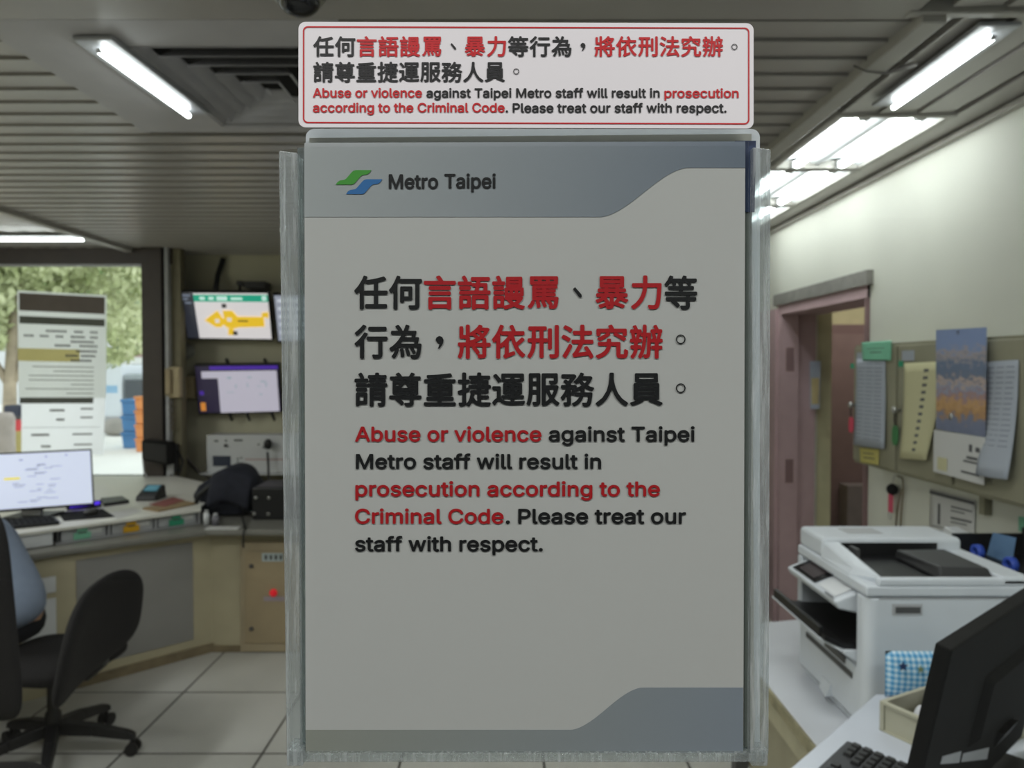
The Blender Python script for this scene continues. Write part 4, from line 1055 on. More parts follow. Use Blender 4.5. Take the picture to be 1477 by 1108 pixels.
# near cheek with rounded front edge
ck = MB(); n = 8
prof = [(XP1, YP0), (XP1, YP0 + .05), (XP0, YP0 + .05)] + [(XP0 + .028 - .028 * math.cos(R(90 * k / n)), YP0 + .028 - .028 * math.sin(R(90 * k / n))) for k in range(n + 1)]
ck.prism(prof, ZA + .004, 1.095); ck.build('side_cheek', m_prn, pr, bevel=.004)
MB().box((XP0, YP1 - .03, ZA + .2), (XP1, YP1, 1.095)).build('far_cheek', m_prn, pr, bevel=.004)
MB().box((XP0 + .16, YP0 + .05, ZA + .20), (XP1, YP1 - .03, 1.095)).build('inner_body', m_black, pr)
MB().box((XP0 + .03, YP0 + .05, 1.055), (XP0 + .17, YP1 - .03, 1.095)).build('front_bridge', m_prn, pr, bevel=.006)
# cassette front: seam, slot and handle
cf = MB().box((XP0 + .006, YP0 + .055, ZA + .03), (XP0 + .022, YP1 - .004, ZA + .165)).build('paper_cassette', m_prn, pr, bevel=.004)
MB().box((XP0 + .003, YP0 + .08, ZA + .128), (XP0 + .008, YP1 - .06, ZA + .142)).build('slot', m_dgrey, cf)
MB().box((XP0 + .002, YP0 + .12, ZA + .150), (XP0 + .008, YP0 + .24, ZA + .166)).build('grip', m_dgrey, cf)
c2 = MB(); c2.box((XP0 + .012, YP0 + .055, ZA + .024), (XP0 + .022, YP1 - .004, ZA + .0285)); c2.build('seam', m_dgrey, pr)
lp = MB(); lp.hexa([(XP0 - .012, YP0 + .20, ZA + .028), (XP0 + .012, YP0 + .20, ZA + .028), (XP0 + .012, YP0 + .26, ZA + .028), (XP0 - .002, YP0 + .26, ZA + .028)], [(XP0 + .004, YP0 + .20, ZA + .06), (XP0 + .012, YP0 + .20, ZA + .06), (XP0 + .012, YP0 + .26, ZA + .06), (XP0 + .004, YP0 + .26, ZA + .06)]); lp.build('cassette_pull', m_prn, cf)
# output tray
ot = MB(); ty0, ty1 = YP0 + .065, YP1 - .02
top = [(XP0 + .18, ZA + .215), (XP0 - .02, ZA + .222), (XP0 - .072, ZA + .244)]
for (xa_, za_), (xb_, zb_) in zip(top[:-1], top[1:]):
    ot.hexa([(xa_, ty0, za_ - .014), (xb_, ty0, zb_ - .014), (xb_, ty1, zb_ - .014), (xa_, ty1, za_ - .014)], [(xa_, ty0, za_), (xb_, ty0, zb_), (xb_, ty1, zb_), (xa_, ty1, za_)])
ot.box((XP0 - .077, ty0 + .02, ZA + .232), (XP0 - .066, ty1, ZA + .256)); ot.build('output_tray', m_black, pr)
tl = MB(); tl.hexa([(XP0 + .02, ty0 - .012, ZA + .168), (XP0 - .028, ty0 - .012, ZA + .20), (XP0 - .028, ty1 + .01, ZA + .20), (XP0 + .02, ty1 + .01, ZA + .168)], [(XP0 + .02, ty0 - .012, ZA + .207), (XP0 - .028, ty0 - .012, ZA + .2085), (XP0 - .028, ty1 + .01, ZA + .2085), (XP0 + .02, ty1 + .01, ZA + .207)])
tl.hexa([(XP0 - .028, ty0 - .005, ZA + .2), (XP0 - .080, ty0 + .02, ZA + .228), (XP0 - .080, ty1 + .01, ZA + .228), (XP0 - .028, ty1 + .01, ZA + .2)], [(XP0 - .028, ty0 - .005, ZA + .2078), (XP0 - .080, ty0 + .02, ZA + .2338), (XP0 - .080, ty1 + .01, ZA + .2338), (XP0 - .028, ty1 + .01, ZA + .2078)])
tl.build('tray_lip', m_prn, pr, bevel=.002)
# control panel, tilted out of the front
qp = [V((XP0 - .045, YP1 - .035, 1.066)), V((XP0 + .045, YP1 - .035, 1.102)), V((XP0 + .045, YP0 + .07, 1.102)), V((XP0 - .045, YP0 + .07, 1.066))]
qp2 = [p + V((0, 0, 0)) for p in qp]
cpn = MB(); cpn.hexa([qp[0] + V((.01, 0, -.020)), qp[3] + V((.01, .0, -.020)), qp[2] + V((0, 0, -.075)), qp[1] + V((0, 0, -.05))], [qp[0], qp[3], qp[2], qp[1]])
pan = cpn.build('control_panel', m_prn, pr, bevel=.006, seg=3)
def onpan(u, v, o=.002):
    # u along Y from far to near, v from outer to inner edge
    p = lerp(lerp(qp[0], qp[3], u), lerp(qp[1], qp[2], u), v); n_ = (qp[1] - qp[0]).cross(qp[3] - qp[0]).normalized(); n_ = n_ if n_.z > 0 else -n_
    return p + n_ * o
sc_ = MB(); sc_._add([onpan(.07, .10), onpan(.56, .10), onpan(.56, .92), onpan(.07, .92)], [(0, 1, 2, 3)]); sc_.build('touch_screen', M('screen_black', '#1c1b1e', .15, var=0), pan)
sc_ = MB(); sc_._add([onpan(.14, .22, .003), onpan(.47, .22, .003), onpan(.47, .75, .003), onpan(.14, .75, .003)], [(0, 1, 2, 3)]); sc_.build('screen_window', M('screen_grey', '#4d4648', .2, var=0), pan)
sc_ = MB(); sc_._add([onpan(.60, .12), onpan(.93, .12), onpan(.93, .85), onpan(.60, .85)], [(0, 1, 2, 3)]); sc_.build('button_area', m_white, pan)
sc_ = MB(); sc_._add([onpan(.64, .78, .003), onpan(.70, .78, .003), onpan(.70, .88, .003), onpan(.64, .88, .003)], [(0, 1, 2, 3)]); sc_.build('yellow_mark', m_paperY, pan)
sc_ = MB(); sc_._add([onpan(.8, .02, .003), onpan(.95, .02, .003), onpan(.95, .07, .003), onpan(.8, .07, .003)], [(0, 1, 2, 3)]); sc_.build('lamp_slot', m_dgrey, pan)
# scanner and document feeder
ad = MB()
ZF = 1.145
ad.box((XP0, YP0, 1.098), (XP1, YP1, ZF - .02)); ad.build('scanner_body', m_prn, pr, bevel=.006, seg=3)
# white surround of the feeder well: front rim, side rims and tall far hood
fr_ = MB()
fr_.hexa([(XP0, YP0 + .10, ZF - .022), (XP0 + .055, YP0 + .01, ZF - .022), (XP0 + .055, YP1 - .16, ZF - .022), (XP0, YP1 - .16, ZF - .022)], [(XP0 + .018, YP0 + .10, ZF + .0), (XP0 + .045, YP0 + .01, ZF - .002), (XP0 + .052, YP1 - .16, ZF + .026), (XP0 + .012, YP1 - .16, ZF + .024)])
fr_.build('front_rim', m_prn, pr, bevel=.006, seg=3)
fr_ = MB(); fr_.box((XP0 + .03, YP0, ZF - .022), (XP1, YP0 + .022, ZF - .002)); fr_.build('near_rim', m_prn, pr, bevel=.006, seg=3)
fr_ = MB(); fr_.box((XP1 - .075, YP0, ZF - .022), (XP1, YP1, ZF + .002)); fr_.build('rear_rim', m_prn, pr, bevel=.008, seg=3)
hd = MB(); hd.box((XP0 + .005, YP1 - .165, ZF - .022), (XP1 - .01, YP1, ZF + .035)); hood = hd.build('feeder_hood', m_prn, pr, bevel=.012, seg=3)
MB().box((XP0 + .10, YP1 - .11, ZF + .034), (XP0 + .20, YP1 - .04, ZF + .036)).build('hood_window', m_lgrey, hood)
wl_ = MB(); wl_.box((XP0 + .04, YP0 + .02, ZF - .0215), (XP1 - .05, YP1 - .1645, ZF - .016)); wl_.build('feeder_well', m_black, pr)
tr = MB(); tr.hexa([(XP0 + .19, YP0 + .022, ZF - .012), (XP1 - .077, YP0 + .022, ZF - .012), (XP1 - .077, YP1 - .19, ZF - .012), (XP0 + .19, YP1 - .19, ZF - .012)], [(XP0 + .21, YP0 + .06, ZF + .012), (XP1 - .085, YP0 + .035, ZF + .014), (XP1 - .08, YP1 - .20, ZF + .014), (XP0 + .19, YP1 - .20, ZF + .012)]); tr.build('feeder_tray', M('tray_dark', '#2b2b2c', .5), pr, bevel=.004)
MB().box((XP0 + .056, YP1 - .1665, ZF - .02), (XP1 - .08, YP1 - .164, ZF + .022)).build('hood_mouth', m_black, pr)
gd = MB(); gd.box((XP0 + .075, YP1 - .215, ZF - .014), (XP0 + .085, YP1 - .165, ZF + .016)); gd.build('paper_guide', m_dgrey, pr)
# side details: seam, recessed grip
MB().box((XP0 + .03, YP0 - .0008, 1.094), (XP1, YP0 + .002, 1.096)).build('seam', m_lgrey, pr)
gr = MB(); gr.box((XP0 + .062, YP0 - .001, 1.055), (XP0 + .135, YP0 + .002, 1.082)); grp = gr.build('side_grip', m_lgrey, pr)
MB().box((XP0 + .070, YP0 - .0018, 1.060), (XP0 + .130, YP0 - .0009, 1.075)).build('grip_recess', m_dgrey, grp)
pn_ = MB(); pn_.box((XP1 - .001, YP0 + .02, 1.06), (XP1 + .14, YP1 - .06, 1.085)); pn_.build('rear_extension', m_prn, pr, bevel=.006)

# organiser behind the copier
og = thing('desk_organizer', (1.56, 2.25, ZA), 'black desk organizer against the wall behind the printer', 'organizer')
om = MB(); ox0, ox1, oy0, oy1, oz = 1.46, 1.70, 2.00, 2.46, 1.12
om.box((ox0, oy0, ZA), (ox1, oy1, ZA + .01))
for a, b, h in (((ox0, oy0), (ox0 + .008, oy1), 1.045), ((ox1 - .008, oy0), (ox1, oy1), oz), ((ox0, oy0), (ox1, oy0 + .008), 1.08), ((ox0, oy1 - .008), (ox1, oy1), 1.10)):
    om.box((*a, ZA + .01), (*b, h))
om.box((ox0 + .008, oy0 + .008, 1.025), (ox1 - .008, oy1 - .008, 1.033))
om.build('body', m_black, og)
cd = MB(); q = [V((1.475, 2.30, 1.185)), V((1.50, 2.10, 1.195)), V((1.56, 2.08, .80)), V((1.54, 2.28, .80))]
q = [atX(1433, 768, 1.56), atX(1466, 776, 1.56), atX(1462, 800, 1.56), atX(1425, 796, 1.56)]; k_ = (q[3].z - 1.034) / (q[0].z - q[3].z); q[3] = q[3] + (q[3] - q[0]) * k_; q[2] = q[2] + (q[2] - q[1]) * ((q[2].z - 1.034) / (q[1].z - q[2].z))
tag(cd.slab(q, -.0015).build('blue_card', M('card_blue', '#6d8fb5', .5), org=q[3]), 'light blue card leaning out of the black organizer', 'card')
for i, (px, py, lab) in enumerate(((1410, 793, 'blue tape roll left of the light blue card'), (1458, 808, 'blue tape roll right of the light blue card'))):
    c = atX(px, py, 1.495); c.z = 1.033 + .0245; t = thing('tape_roll', c, lab, 'tape', 'blue tape rolls in the organizer')
    mb = MB(); r0, r1, w = .013, .024, .02; n = 20
    vs = [];
    for k in range(n):
        th = 2 * math.pi * k / n
        for rr_, yy in ((r0, -w / 2), (r1, -w / 2), (r1, w / 2), (r0, w / 2)): vs.append(c + V((yy, rr_ * math.cos(th), rr_ * math.sin(th))))
    mb._add(vs, [(4 * k + j, 4 * ((k + 1) % n) + j, 4 * ((k + 1) % n) + (j + 1) % 4, 4 * k + (j + 1) % 4) for k in range(n) for j in range(4)], True); mb.build('roll', m_blue, t)
c = atX(1380, 783, 1.52)
td = thing('tape_dispenser', c, 'small white desk dispenser behind the printer hood', 'dispenser')
mb = MB(); mb.extrude([c + V((0, .085, -.13)), c + V((0, .085, .03)), c + V((0, .075, .04)), c + V((0, .04, .035)), c + V((0, -.04, .028)), c + V((0, -.05, 0)), c + V((0, -.05, -.13))], (.05, 0, 0)); mb.build('body', m_white, td, bevel=.004)
MB().box((c.x, c.y - .06, ZA), (c.x + .06, c.y + .1, c.z - .13)).build('stand', m_lgrey, td)

# near counter top, diagonal edge
nt_ = thing('near_counter', (.9, 1.2, 0), 'white near counter with diagonal edge carrying keyboard, tray and monitor', 'counter')
MB().prism([(-.02, .80), (.30, 1.155), (.835, 1.693), (XR - .01, 1.70), (XR - .01, .42), (-.02, .42)], ZN - .03, ZN).build('top', M('counter_white', '#c3c8d2', .3, var=.02), nt_, bevel=.003)
MB().prism([(.10, .80), (.36, 1.10), (.86, 1.62), (XR - .01, 1.62), (XR - .01, .50), (.10, .50)], 0, ZN - .03).build('base', m_counter, nt_)
# beige open tray
c0 = atZ(1268, 1053, ZN)
an = R(-62); ux, uy = V((math.cos(an), math.sin(an), 0)), V((-math.sin(an), math.cos(an), 0))
bx = thing('storage_tray', (c0.x, c0.y, ZN), 'beige open box tray between the keyboard and the printer', 'tray')
def bxb(mb, a0, a1, b0, b1, z0, z1):
    g = lambda a, b, z: V((c0.x, c0.y, z)) + ux * a + uy * b
    mb.hexa([g(a0, b0, z0), g(a1, b0, z0), g(a1, b1, z0), g(a0, b1, z0)], [g(a0, b0, z1), g(a1, b0, z1), g(a1, b1, z1), g(a0, b1, z1)])
La, Lb, Hh = .16, .24, .062
m_tray = M('tray_beige', '#aba894', .5, var=.03)
mb = MB(); bxb(mb, 0, La, 0, Lb, ZN + .0005, ZN + .004); mb.build('bottom', m_tray, bx)
mb = MB(); bxb(mb, .008, La, .004, .009, ZN, ZN + Hh - .006); bxb(mb, .008, La, 0, .010, ZN + Hh - .008, ZN + Hh); mb.build('front_wall', m_tray, bx, bevel=.0015)
mb = MB(); bxb(mb, 0, .010, 0, Lb, ZN, ZN + Hh); mb.build('side_wall', m_tray, bx, bevel=.0015)
mb = MB(); bxb(mb, La - .008, La, 0, Lb, ZN, ZN + Hh); mb.build('side_wall', m_tray, bx, bevel=.0015)
mb = MB(); bxb(mb, 0, La, Lb - .008, Lb, ZN, ZN + Hh); mb.build('back_wall', m_tray, bx, bevel=.0015)
# crumpled clear bag in it
def bagp(u, v):
    a = .02 + .11 * u; b = .07 + .15 * v
    h = .014 + .088 * math.sin(math.pi * min(1, max(0, u))) ** .6 * math.sin(math.pi * v) ** .6 + .012 * math.sin(17 * u + 9 * v) * math.sin(13 * v - 5 * u)
    return V((c0.x, c0.y, ZN + max(.006, h))) + ux * a + uy * b
tag(MB().grid(bagp, 36, 36).build('plastic_bag', M('crumpled_film', '#d9dadf', .12, var=.05, spec=1.0, scale=40, bump=.6), org=c0 + ux * .12 + uy * .14, solid=.0015), 'crumpled shiny clear plastic bag inside the beige tray', 'plastic bag')
# gingham tissue pouch
def gingham():
    m = bpy.data.materials.new('gingham'); m.use_nodes = True; nt = m.node_tree; b = nt.nodes['Principled BSDF']; b.inputs['Roughness'].default_value = .6
    tc = nt.nodes.new('ShaderNodeTexCoord'); sp_ = nt.nodes.new('ShaderNodeSeparateXYZ'); nt.links.new(tc.outputs['Object'], sp_.inputs[0])
    outs = []
    for ax_ in ('X', 'Z'):
        k = nt.nodes.new('ShaderNodeMath'); k.operation = 'MULTIPLY'; k.inputs[1].default_value = 80; nt.links.new(sp_.outputs[ax_], k.inputs[0])
        f = nt.nodes.new('ShaderNodeMath'); f.operation = 'FRACT'; nt.links.new(k.outputs[0], f.inputs[0])
        g = nt.nodes.new('ShaderNodeMath'); g.operation = 'GREATER_THAN'; g.inputs[1].default_value = .5; nt.links.new(f.outputs[0], g.inputs[0]); outs.append(g)
    s_ = nt.nodes.new('ShaderNodeMath'); s_.operation = 'ADD'; nt.links.new(outs[0].outputs[0], s_.inputs[0]); nt.links.new(outs[1].outputs[0], s_.inputs[1])
    h = nt.nodes.new('ShaderNodeMath'); h.operation = 'MULTIPLY'; h.inputs[1].default_value = .5; nt.links.new(s_.outputs[0], h.inputs[0])
    r = nt.nodes.new('ShaderNodeValToRGB'); r.color_ramp.elements[0].color = (*lin('#c9dbe6'), 1); r.color_ramp.elements[1].color = (*lin('#3f8fc0'), 1)
    e = r.color_ramp.elements.new(.5); e.color = (*lin('#86b8d8'), 1)
    nt.links.new(h.outputs[0], r.inputs[0]); nt.links.new(r.outputs[0], b.inputs['Base Color']); return m
yg = 1.70 - .02
a, b = atY(1277, 939, yg), atY(1392, 944, yg)
tp = thing('tissue_pouch', ((a.x + b.x) / 2, yg, ZN), 'blue gingham pouch with a dark star behind the beige tray', 'pouch')
mb = MB()
mb.grid(lambda u, v: V((a.x + (b.x - a.x) * u, yg - .022 * (math.sin(math.pi * u) * math.sin(math.pi * v)) ** .5, ZN + (a.z - ZN) * v + .006 * math.sin(math.pi * u) * 0)), 12, 12)
mb.grid(lambda u, v: V((a.x + (b.x - a.x) * u, yg + .012 * (math.sin(math.pi * u) * math.sin(math.pi * v)) ** .5, ZN + (a.z - ZN) * v)), 12, 12)
mb.build('pouch', gingham(), tp)
def star(c, r_, mat, y):
    mb = MB(); mb.extrude([V((c.x + (r_ if k % 2 == 0 else r_ * .45) * math.sin(R(36 * k)), y, c.z + (r_ if k % 2 == 0 else r_ * .45) * math.cos(R(36 * k)))) for k in range(10)], (0, .001, 0)); mb.build('star', mat, tp)
star(atY(1302, 961, yg - .02), .012, M('star_navy', '#23345f', .6), yg - .0225); star(atY(1327, 965, yg - .02), .009, M('star_olive', '#7f8f6a', .6), yg - .0235)

# near monitor seen from behind
f0 = atY(1374, 938, .985); f1 = atZ(1477, 869, f0.z); dm = (f1 - f0).normalized()
dn_ = (atY(1333, 1108, 1.022) - f0).normalized()
q = [f0, f0 + dm * .56, f0 + dm * .56 + dn_ * .345, f0 + dn_ * .345]
nm = thing('computer_monitor', (q[2] + q[3]) / 2 * 1.0, 'large black monitor seen from behind at the lower right corner', 'monitor')
nm.location.z = ZN; ORI[nm.name] = V(nm.location)
MB().slab(q, .022).build('back_shell', m_blackm, nm, bevel=.003)
nn = (q[1] - q[0]).cross(q[3] - q[0]).normalized()
qi = subq(q, .22, .22, .78, .78, .0); mb = MB(); mb.hexa(subq(q, .34, .28, .88, .66, -.001), subq(q, .38, .33, .84, .61, .010)); mb.build('rear_bulge', m_blackm, nm, bevel=.004)
MB()._add([p + nn * .0225 for p in subq(q, .012, .02, .988, .98)], [(0, 1, 2, 3)]).build('screen', M('screen_off', '#20242c', .15, var=0), nm)
def on_plane(px, py):
    r_ = ray(px, py); k_ = nn.dot(q[0] - EYE) / nn.dot(r_); return EYE + r_ * k_ - nn * .0008
for x0, x1 in ((1357, 1384), (1387, 1424)):
    MB().slab([on_plane(x0 + 2, 1091 - (x0 - 1357) * .14), on_plane(x1 + 2, 1087 - (x1 - 1357) * .13), on_plane(x1 - 1, 1100 - (x1 - 1384) * .13), on_plane(x0 - 1, 1102 - (x0 - 1357) * .1)], .0006).build('service_label', m_lgrey, nm)
c = onq(q, .72, .75, .01) ; c2 = V((c.x - .03, c.y + .05, ZN))
MB().hexa([c2 + dm * -.04 + V((0, 0, .01)), c2 + dm * .04 + V((0, 0, .01)), c2 + dm * .04 + V((-.03, .03, .01)), c2 - dm * .04 + V((-.03, .03, .01))], [c - dm * .04, c + dm * .04, c + dm * .04 - V((.015, -.015, 0)), c - dm * .04 - V((.015, -.015, 0))]).build('stand_neck', m_black, nm)
e1, e2 = dm * .12, V((-dm.y, dm.x, 0)) * .09
mb = MB(); mb.prism([((c2 + p).x, (c2 + p).y) for p in (-e1 - e2, e1 - e2, e1 + e2, -e1 + e2)], ZN, ZN + .012); mb.build('stand_foot', m_black, nm, bevel=.003)
# keyboard
k0 = atZ(1223, 1069, ZN + .018); e1, e2 = V((-.70, -.71, 0)).normalized() * .44, V((.71, -.70, 0)).normalized() * .145
kb = thing('computer_keyboard', (k0 + e1 / 2 + e2 / 2) * 1.0, 'dark computer keyboard at the bottom edge in front of the beige tray', 'keyboard')
kb.location.z = ZN; ORI[kb.name] = V(kb.location)
g = lambda u, v, z: V((k0.x, k0.y, z)) + e1 * u + e2 * v
mb = MB(); mb.hexa([g(0, 0, ZN), g(1, 0, ZN), g(1, 1, ZN), g(0, 1, ZN)], [g(0.01, 0, ZN + .022), g(.99, 0, ZN + .022), g(.99, 1, ZN + .013), g(0.01, 1, ZN + .013)]); mb.build('body', M('keyboard_dark', '#25262a', .45), kb, bevel=.004)
cnt_k = 0
for rrow in range(6):
    for k in range(21):
        if k in (4, 8): continue
        u0, v0 = .025 + k * .0452, .10 + rrow * .142
        if rrow == 0 and k % 5 == 3: continue
        mb = MB(); z = ZN + .022 - .009 * v0
        g2 = lambda u, v, h: V((k0.x, k0.y, z + h)) + e1 * u + e2 * v
        u1, v1 = u0 + .0375, v0 + .112
        mb.hexa([g2(u0, v0, -.001), g2(u1, v0, -.001), g2(u1, v1, -.002), g2(u0, v1, -.002)], [g2(u0 + .005, v0 + .014, .006), g2(u1 - .005, v0 + .014, .006), g2(u1 - .005, v1 - .014, .005), g2(u0 + .005, v1 - .014, .005)])
        if cnt_k < 100 and k < 14: mb.build('key', m_black, kb); cnt_k += 1
        else: rest = globals().setdefault('rest_keys', MB()); rest._add(mb.v, mb.f)
ro = rest_keys.build('number_pad', m_black, kb); ro['kind'] = 'stuff'

# ------------------------------------------------------------------ chairs and the seated clerk
def office_chair(cx, cy, ang0, label, back, back_mat=m_fabric, seat_dir=180, seat_z=.46):
    t = thing('office_chair', (cx, cy, 0), label, 'office chair')
    for k in range(5):
        a = R(ang0 + 72 * k); d = V((math.cos(a), math.sin(a), 0)); s = V((-d.y, d.x, 0))
        c = V((cx, cy, 0)); lg_ = MB(); path = [(.03, .135, .028, .025), (.16, .118, .025, .022), (.30, .085, .02, .017), (.325, .075, .018, .012)]
        for (r0, z0, w0, h0), (r1, z1, w1, h1) in zip(path[:-1], path[1:]):
            lg_.hexa([c + d * r0 - s * w0 + V((0, 0, z0 - h0)), c + d * r1 - s * w1 + V((0, 0, z1 - h1)), c + d * r1 + s * w1 + V((0, 0, z1 - h1)), c + d * r0 + s * w0 + V((0, 0, z0 - h0))],
                     [c + d * r0 - s * w0 * .8 + V((0, 0, z0 + h0)), c + d * r1 - s * w1 * .8 + V((0, 0, z1 + h1)), c + d * r1 + s * w1 * .8 + V((0, 0, z1 + h1)), c + d * r0 + s * w0 * .8 + V((0, 0, z0 + h0))])
        leg = lg_.build('leg', m_black, t, bevel=.004)
        wc = c + d * .315; cs = MB()
        for sg_ in (-1, 1):
            q_ = [wc + s * (.012 * sg_) + (d * math.cos(R(x)) + V((0, 0, 1)) * math.sin(R(x))) * .027 + V((0, 0, .0275)) for x in range(0, 360, 24)]
            cs.extrude(q_, s * (.016 * sg_))
        cs.tube([wc + V((0, 0, .03)), wc + V((0, 0, .075))], .008, 8); cs.build('caster', m_black, leg)
    MB().lathe([(.032, .11), (.035, .16), (.03, .20), (.022, .21), (.022, .36), (.03, .38), (.08, .40), (.09, .41)], 20, (cx, cy, 0)).build('gas_column', m_black, t)
    sd = R(seat_dir); fd = V((math.cos(sd), math.sin(sd), 0)); sw = V((-fd.y, fd.x, 0))
    def seat(u, v):
        th, ph_ = 2 * math.pi * u, math.pi * v; sq = lambda x, e: math.copysign(abs(x) ** e, x)
        return V((cx, cy, seat_z - .035)) + fd * (.235 * sq(math.cos(th), .45) * sq(math.sin(ph_), .5)) + sw * (.235 * sq(math.sin(th), .45) * sq(math.sin(ph_), .5)) + V((0, 0, .04 * sq(math.cos(ph_), .7)))
    MB().grid(seat, 40, 16).build('seat', back_mat, t)
    bc_, wd, up, W0, W1, H, ex = back     # centre, width dir, up dir, half-widths bottom/top, half height, exponent
    nb = wd.cross(up).normalized()
    def bk_(u, v):
        th, ph_ = 2 * math.pi * u, math.pi * v; sq = lambda x, e: math.copysign(abs(x) ** e, x)
        ex_ = ex if math.sin(th) > 0 else ex * .68
        a = sq(math.cos(th), ex_) * sq(math.sin(ph_), .35); b_ = sq(math.sin(th), ex_) * sq(math.sin(ph_), .35); z = sq(math.cos(ph_), 1)
        w_ = W0 + (W1 - W0) * (b_ * .5 + .5)
        return bc_ + wd * (a * w_) + up * (b_ * H) + nb * (z * .03 + .05 * a * a * (1 if True else 0))
    MB().grid(bk_, 48, 20).build('backrest', back_mat, t)
    m0 = V((cx, cy, seat_z - .06)); m1 = bc_ - up * H * .35 + nb * .0
    MB().tube([m0 - fd * .02, m0 - fd * .16 + V((0, 0, -.03)), lerp(m0 - fd * .26, m1, .35), m1], [.028, .028, .024, .02], 10).build('back_support', m_black, t)
    return t
office_chair(-1.93, 3.10, 8, 'black office chair with reclined rounded back under the seated clerk',
             (V((-1.60, 2.82, .655)), V((-.06, 1, .07)).normalized(), V((.14, .05, 1)).normalized(), .335, .29, .185, .72), seat_dir=172)
office_chair(-1.60, 2.02, 30, 'tall black office chair cut off by the left edge',
             (V((-1.575, 2.02, .99)), V((1, .05, 0)).normalized(), V((-.04, .02, 1)).normalized(), .255, .225, .30, .35), seat_dir=95)

m_skin = M('skin', '#c79a7c', .55, var=.03)
m_shirt = M('shirt_blue', '#8a97ad', .85, var=.05, scale=30, bump=.2)
m_trs = M('trousers_dark', '#17181f', .9, var=.1)
def skin(name, joints, edges, mat, parent, lvl=2):
    me = bpy.data.meshes.new(name); o0 = ORI[parent.name] if parent else V(joints[0][0])
    me.from_pydata([tuple(V(p) - o0) for p, _ in joints], edges, [])
    o = bpy.data.objects.new(name, me); C.objects.link(o)
    if parent: o.parent = parent
    else: o.location = o0
    ORI[o.name] = o0
    me.materials.append(mat)
    sk = o.modifiers.new('skin', 'SKIN'); sk.use_smooth_shade = True
    for i, (p, r_) in enumerate(joints):
        d = me.skin_vertices[0].data[i]; d.radius = r_ if isinstance(r_, tuple) else (r_, r_); d.use_root = i == 0
    sb = o.modifiers.new('sub', 'SUBSURF'); sb.levels = lvl; sb.render_levels = lvl
    return o
def hand_chain(J, E, wi, p, d, s, up):
    """palm and five unequal fingers from the wrist index wi"""
    J.append((p + d * .045, (.036, .018))); pi_ = len(J) - 1; E.append((wi, pi_))
    for off, L in ((-.027, .062), (-.009, .074), (.009, .069), (.026, .054)):
        b = p + d * .085 + s * off; J.append((b, .0095)); E.append((pi_, len(J) - 1))
        J.append((b + d * L * .5 - up * .006, .0088)); E.append((len(J) - 2, len(J) - 1)); J.append((b + d * L - up * .022, .0075)); E.append((len(J) - 2, len(J) - 1))
    b = p + d * .03 + s * -.036; J.append((b, .011)); E.append((pi_, len(J) - 1)); J.append((b + d * .03 - s * .016 - up * .005, .009)); E.append((len(J) - 2, len(J) - 1)); J.append((b + d * .055 - s * .018 - up * .012, .008)); E.append((len(J) - 2, len(J) - 1))
pe = V((-2.07, 3.12, .575))
Fd = V((-.97, .24, 0)).normalized(); Sd = V((-Fd.y, Fd.x, 0))   # Sd: the clerk's left... right-hand rule
Z = V((0, 0, 1))
J = []; E = []
def add(p, r_, frm=None):
    J.append((p, r_)); 
    if frm is not None: E.append((frm, len(J) - 1))
    return len(J) - 1
p0 = add(pe + Fd * .03, (.09, .08)); p1 = add(pe + Fd * .08 + Z * .14, (.12, .095), p0); p2 = add(pe + Fd * .21 + Z * .27, (.16, .115), p1); p3 = add(pe + Fd * .30 + Z * .36, (.10, .08), p2)
nk = add(pe + Fd * .37 + Z * .43, (.055, .055), p3); h1 = add(pe + Fd * .42 + Z * .49, (.07, .075), nk); h2 = add(pe + Fd * .45 + Z * .575, (.078, .09), h1); h3 = add(pe + Fd * .45 + Z * .65, (.055, .065), h2)
arms = []
for s_ in (-1, 1):
    sh_ = add(pe + Fd * .29 + Z * .34 + Sd * .17 * s_, .055, p3); el = add(pe + Fd * .42 + Z * .165 + Sd * .21 * s_, .043, sh_); wr_ = add(pe + Fd * .62 + Z * .30 + Sd * .14 * s_, .027, el)
    hand_chain(J, E, wr_, J[wr_][0], Fd, Sd * s_, Z); arms.append((sh_, el, wr_))
    hip = add(pe + Fd * .04 + Sd * .09 * s_ - Z * .03, .06, p0); kn_ = add(pe + Fd * .38 + Sd * .11 * s_ - Z * .03, .058, hip); an_ = add(pe + Fd * .40 + Sd * .11 * s_ - Z * .485, .036, kn_); add(pe + Fd * .52 + Sd * .12 * s_ - Z * .535, (.036, .026), an_)
body = skin('person', J, E, m_skin, None)
tag(body, 'seated person in pale blue shirt leaning forward at the left edge', 'person')
# shirt follows torso and arms
JS = []; ES = []
def adds(p, r_, frm=None):
    JS.append((p, r_))
    if frm is not None: ES.append((frm, len(JS) - 1))
    return len(JS) - 1
a0 = adds(pe - Z * .045 + Fd * .01, (.16, .135)); a1 = adds(pe + Fd * .08 + Z * .14, (.16, .125), a0); a2 = adds(pe + Fd * .21 + Z * .27, (.175, .13), a1); a3 = adds(pe + Fd * .305 + Z * .365, (.10, .085), a2)
for s_ in (-1, 1):
    b0 = adds(pe + Fd * .29 + Z * .34 + Sd * .17 * s_, .068, a3); b1 = adds(pe + Fd * .42 + Z * .165 + Sd * .21 * s_, .056, b0); adds(pe + Fd * .59 + Z * .285 + Sd * .15 * s_, .042, b1)
skin('shirt', JS, ES, m_shirt, body)
JT = [(pe - Z * .03 + Fd * .03, (.135, .10))]; ET = []
for s_ in (-1, 1):
    i = len(JT); JT += [(pe + Fd * .10 + Sd * .095 * s_ - Z * .03, .085), (pe + Fd * .38 + Sd * .11 * s_ - Z * .03, .07), (pe + Fd * .40 + Sd * .11 * s_ - Z * .46, .05)]; ET += [(0, i), (i, i + 1), (i + 1, i + 2)]
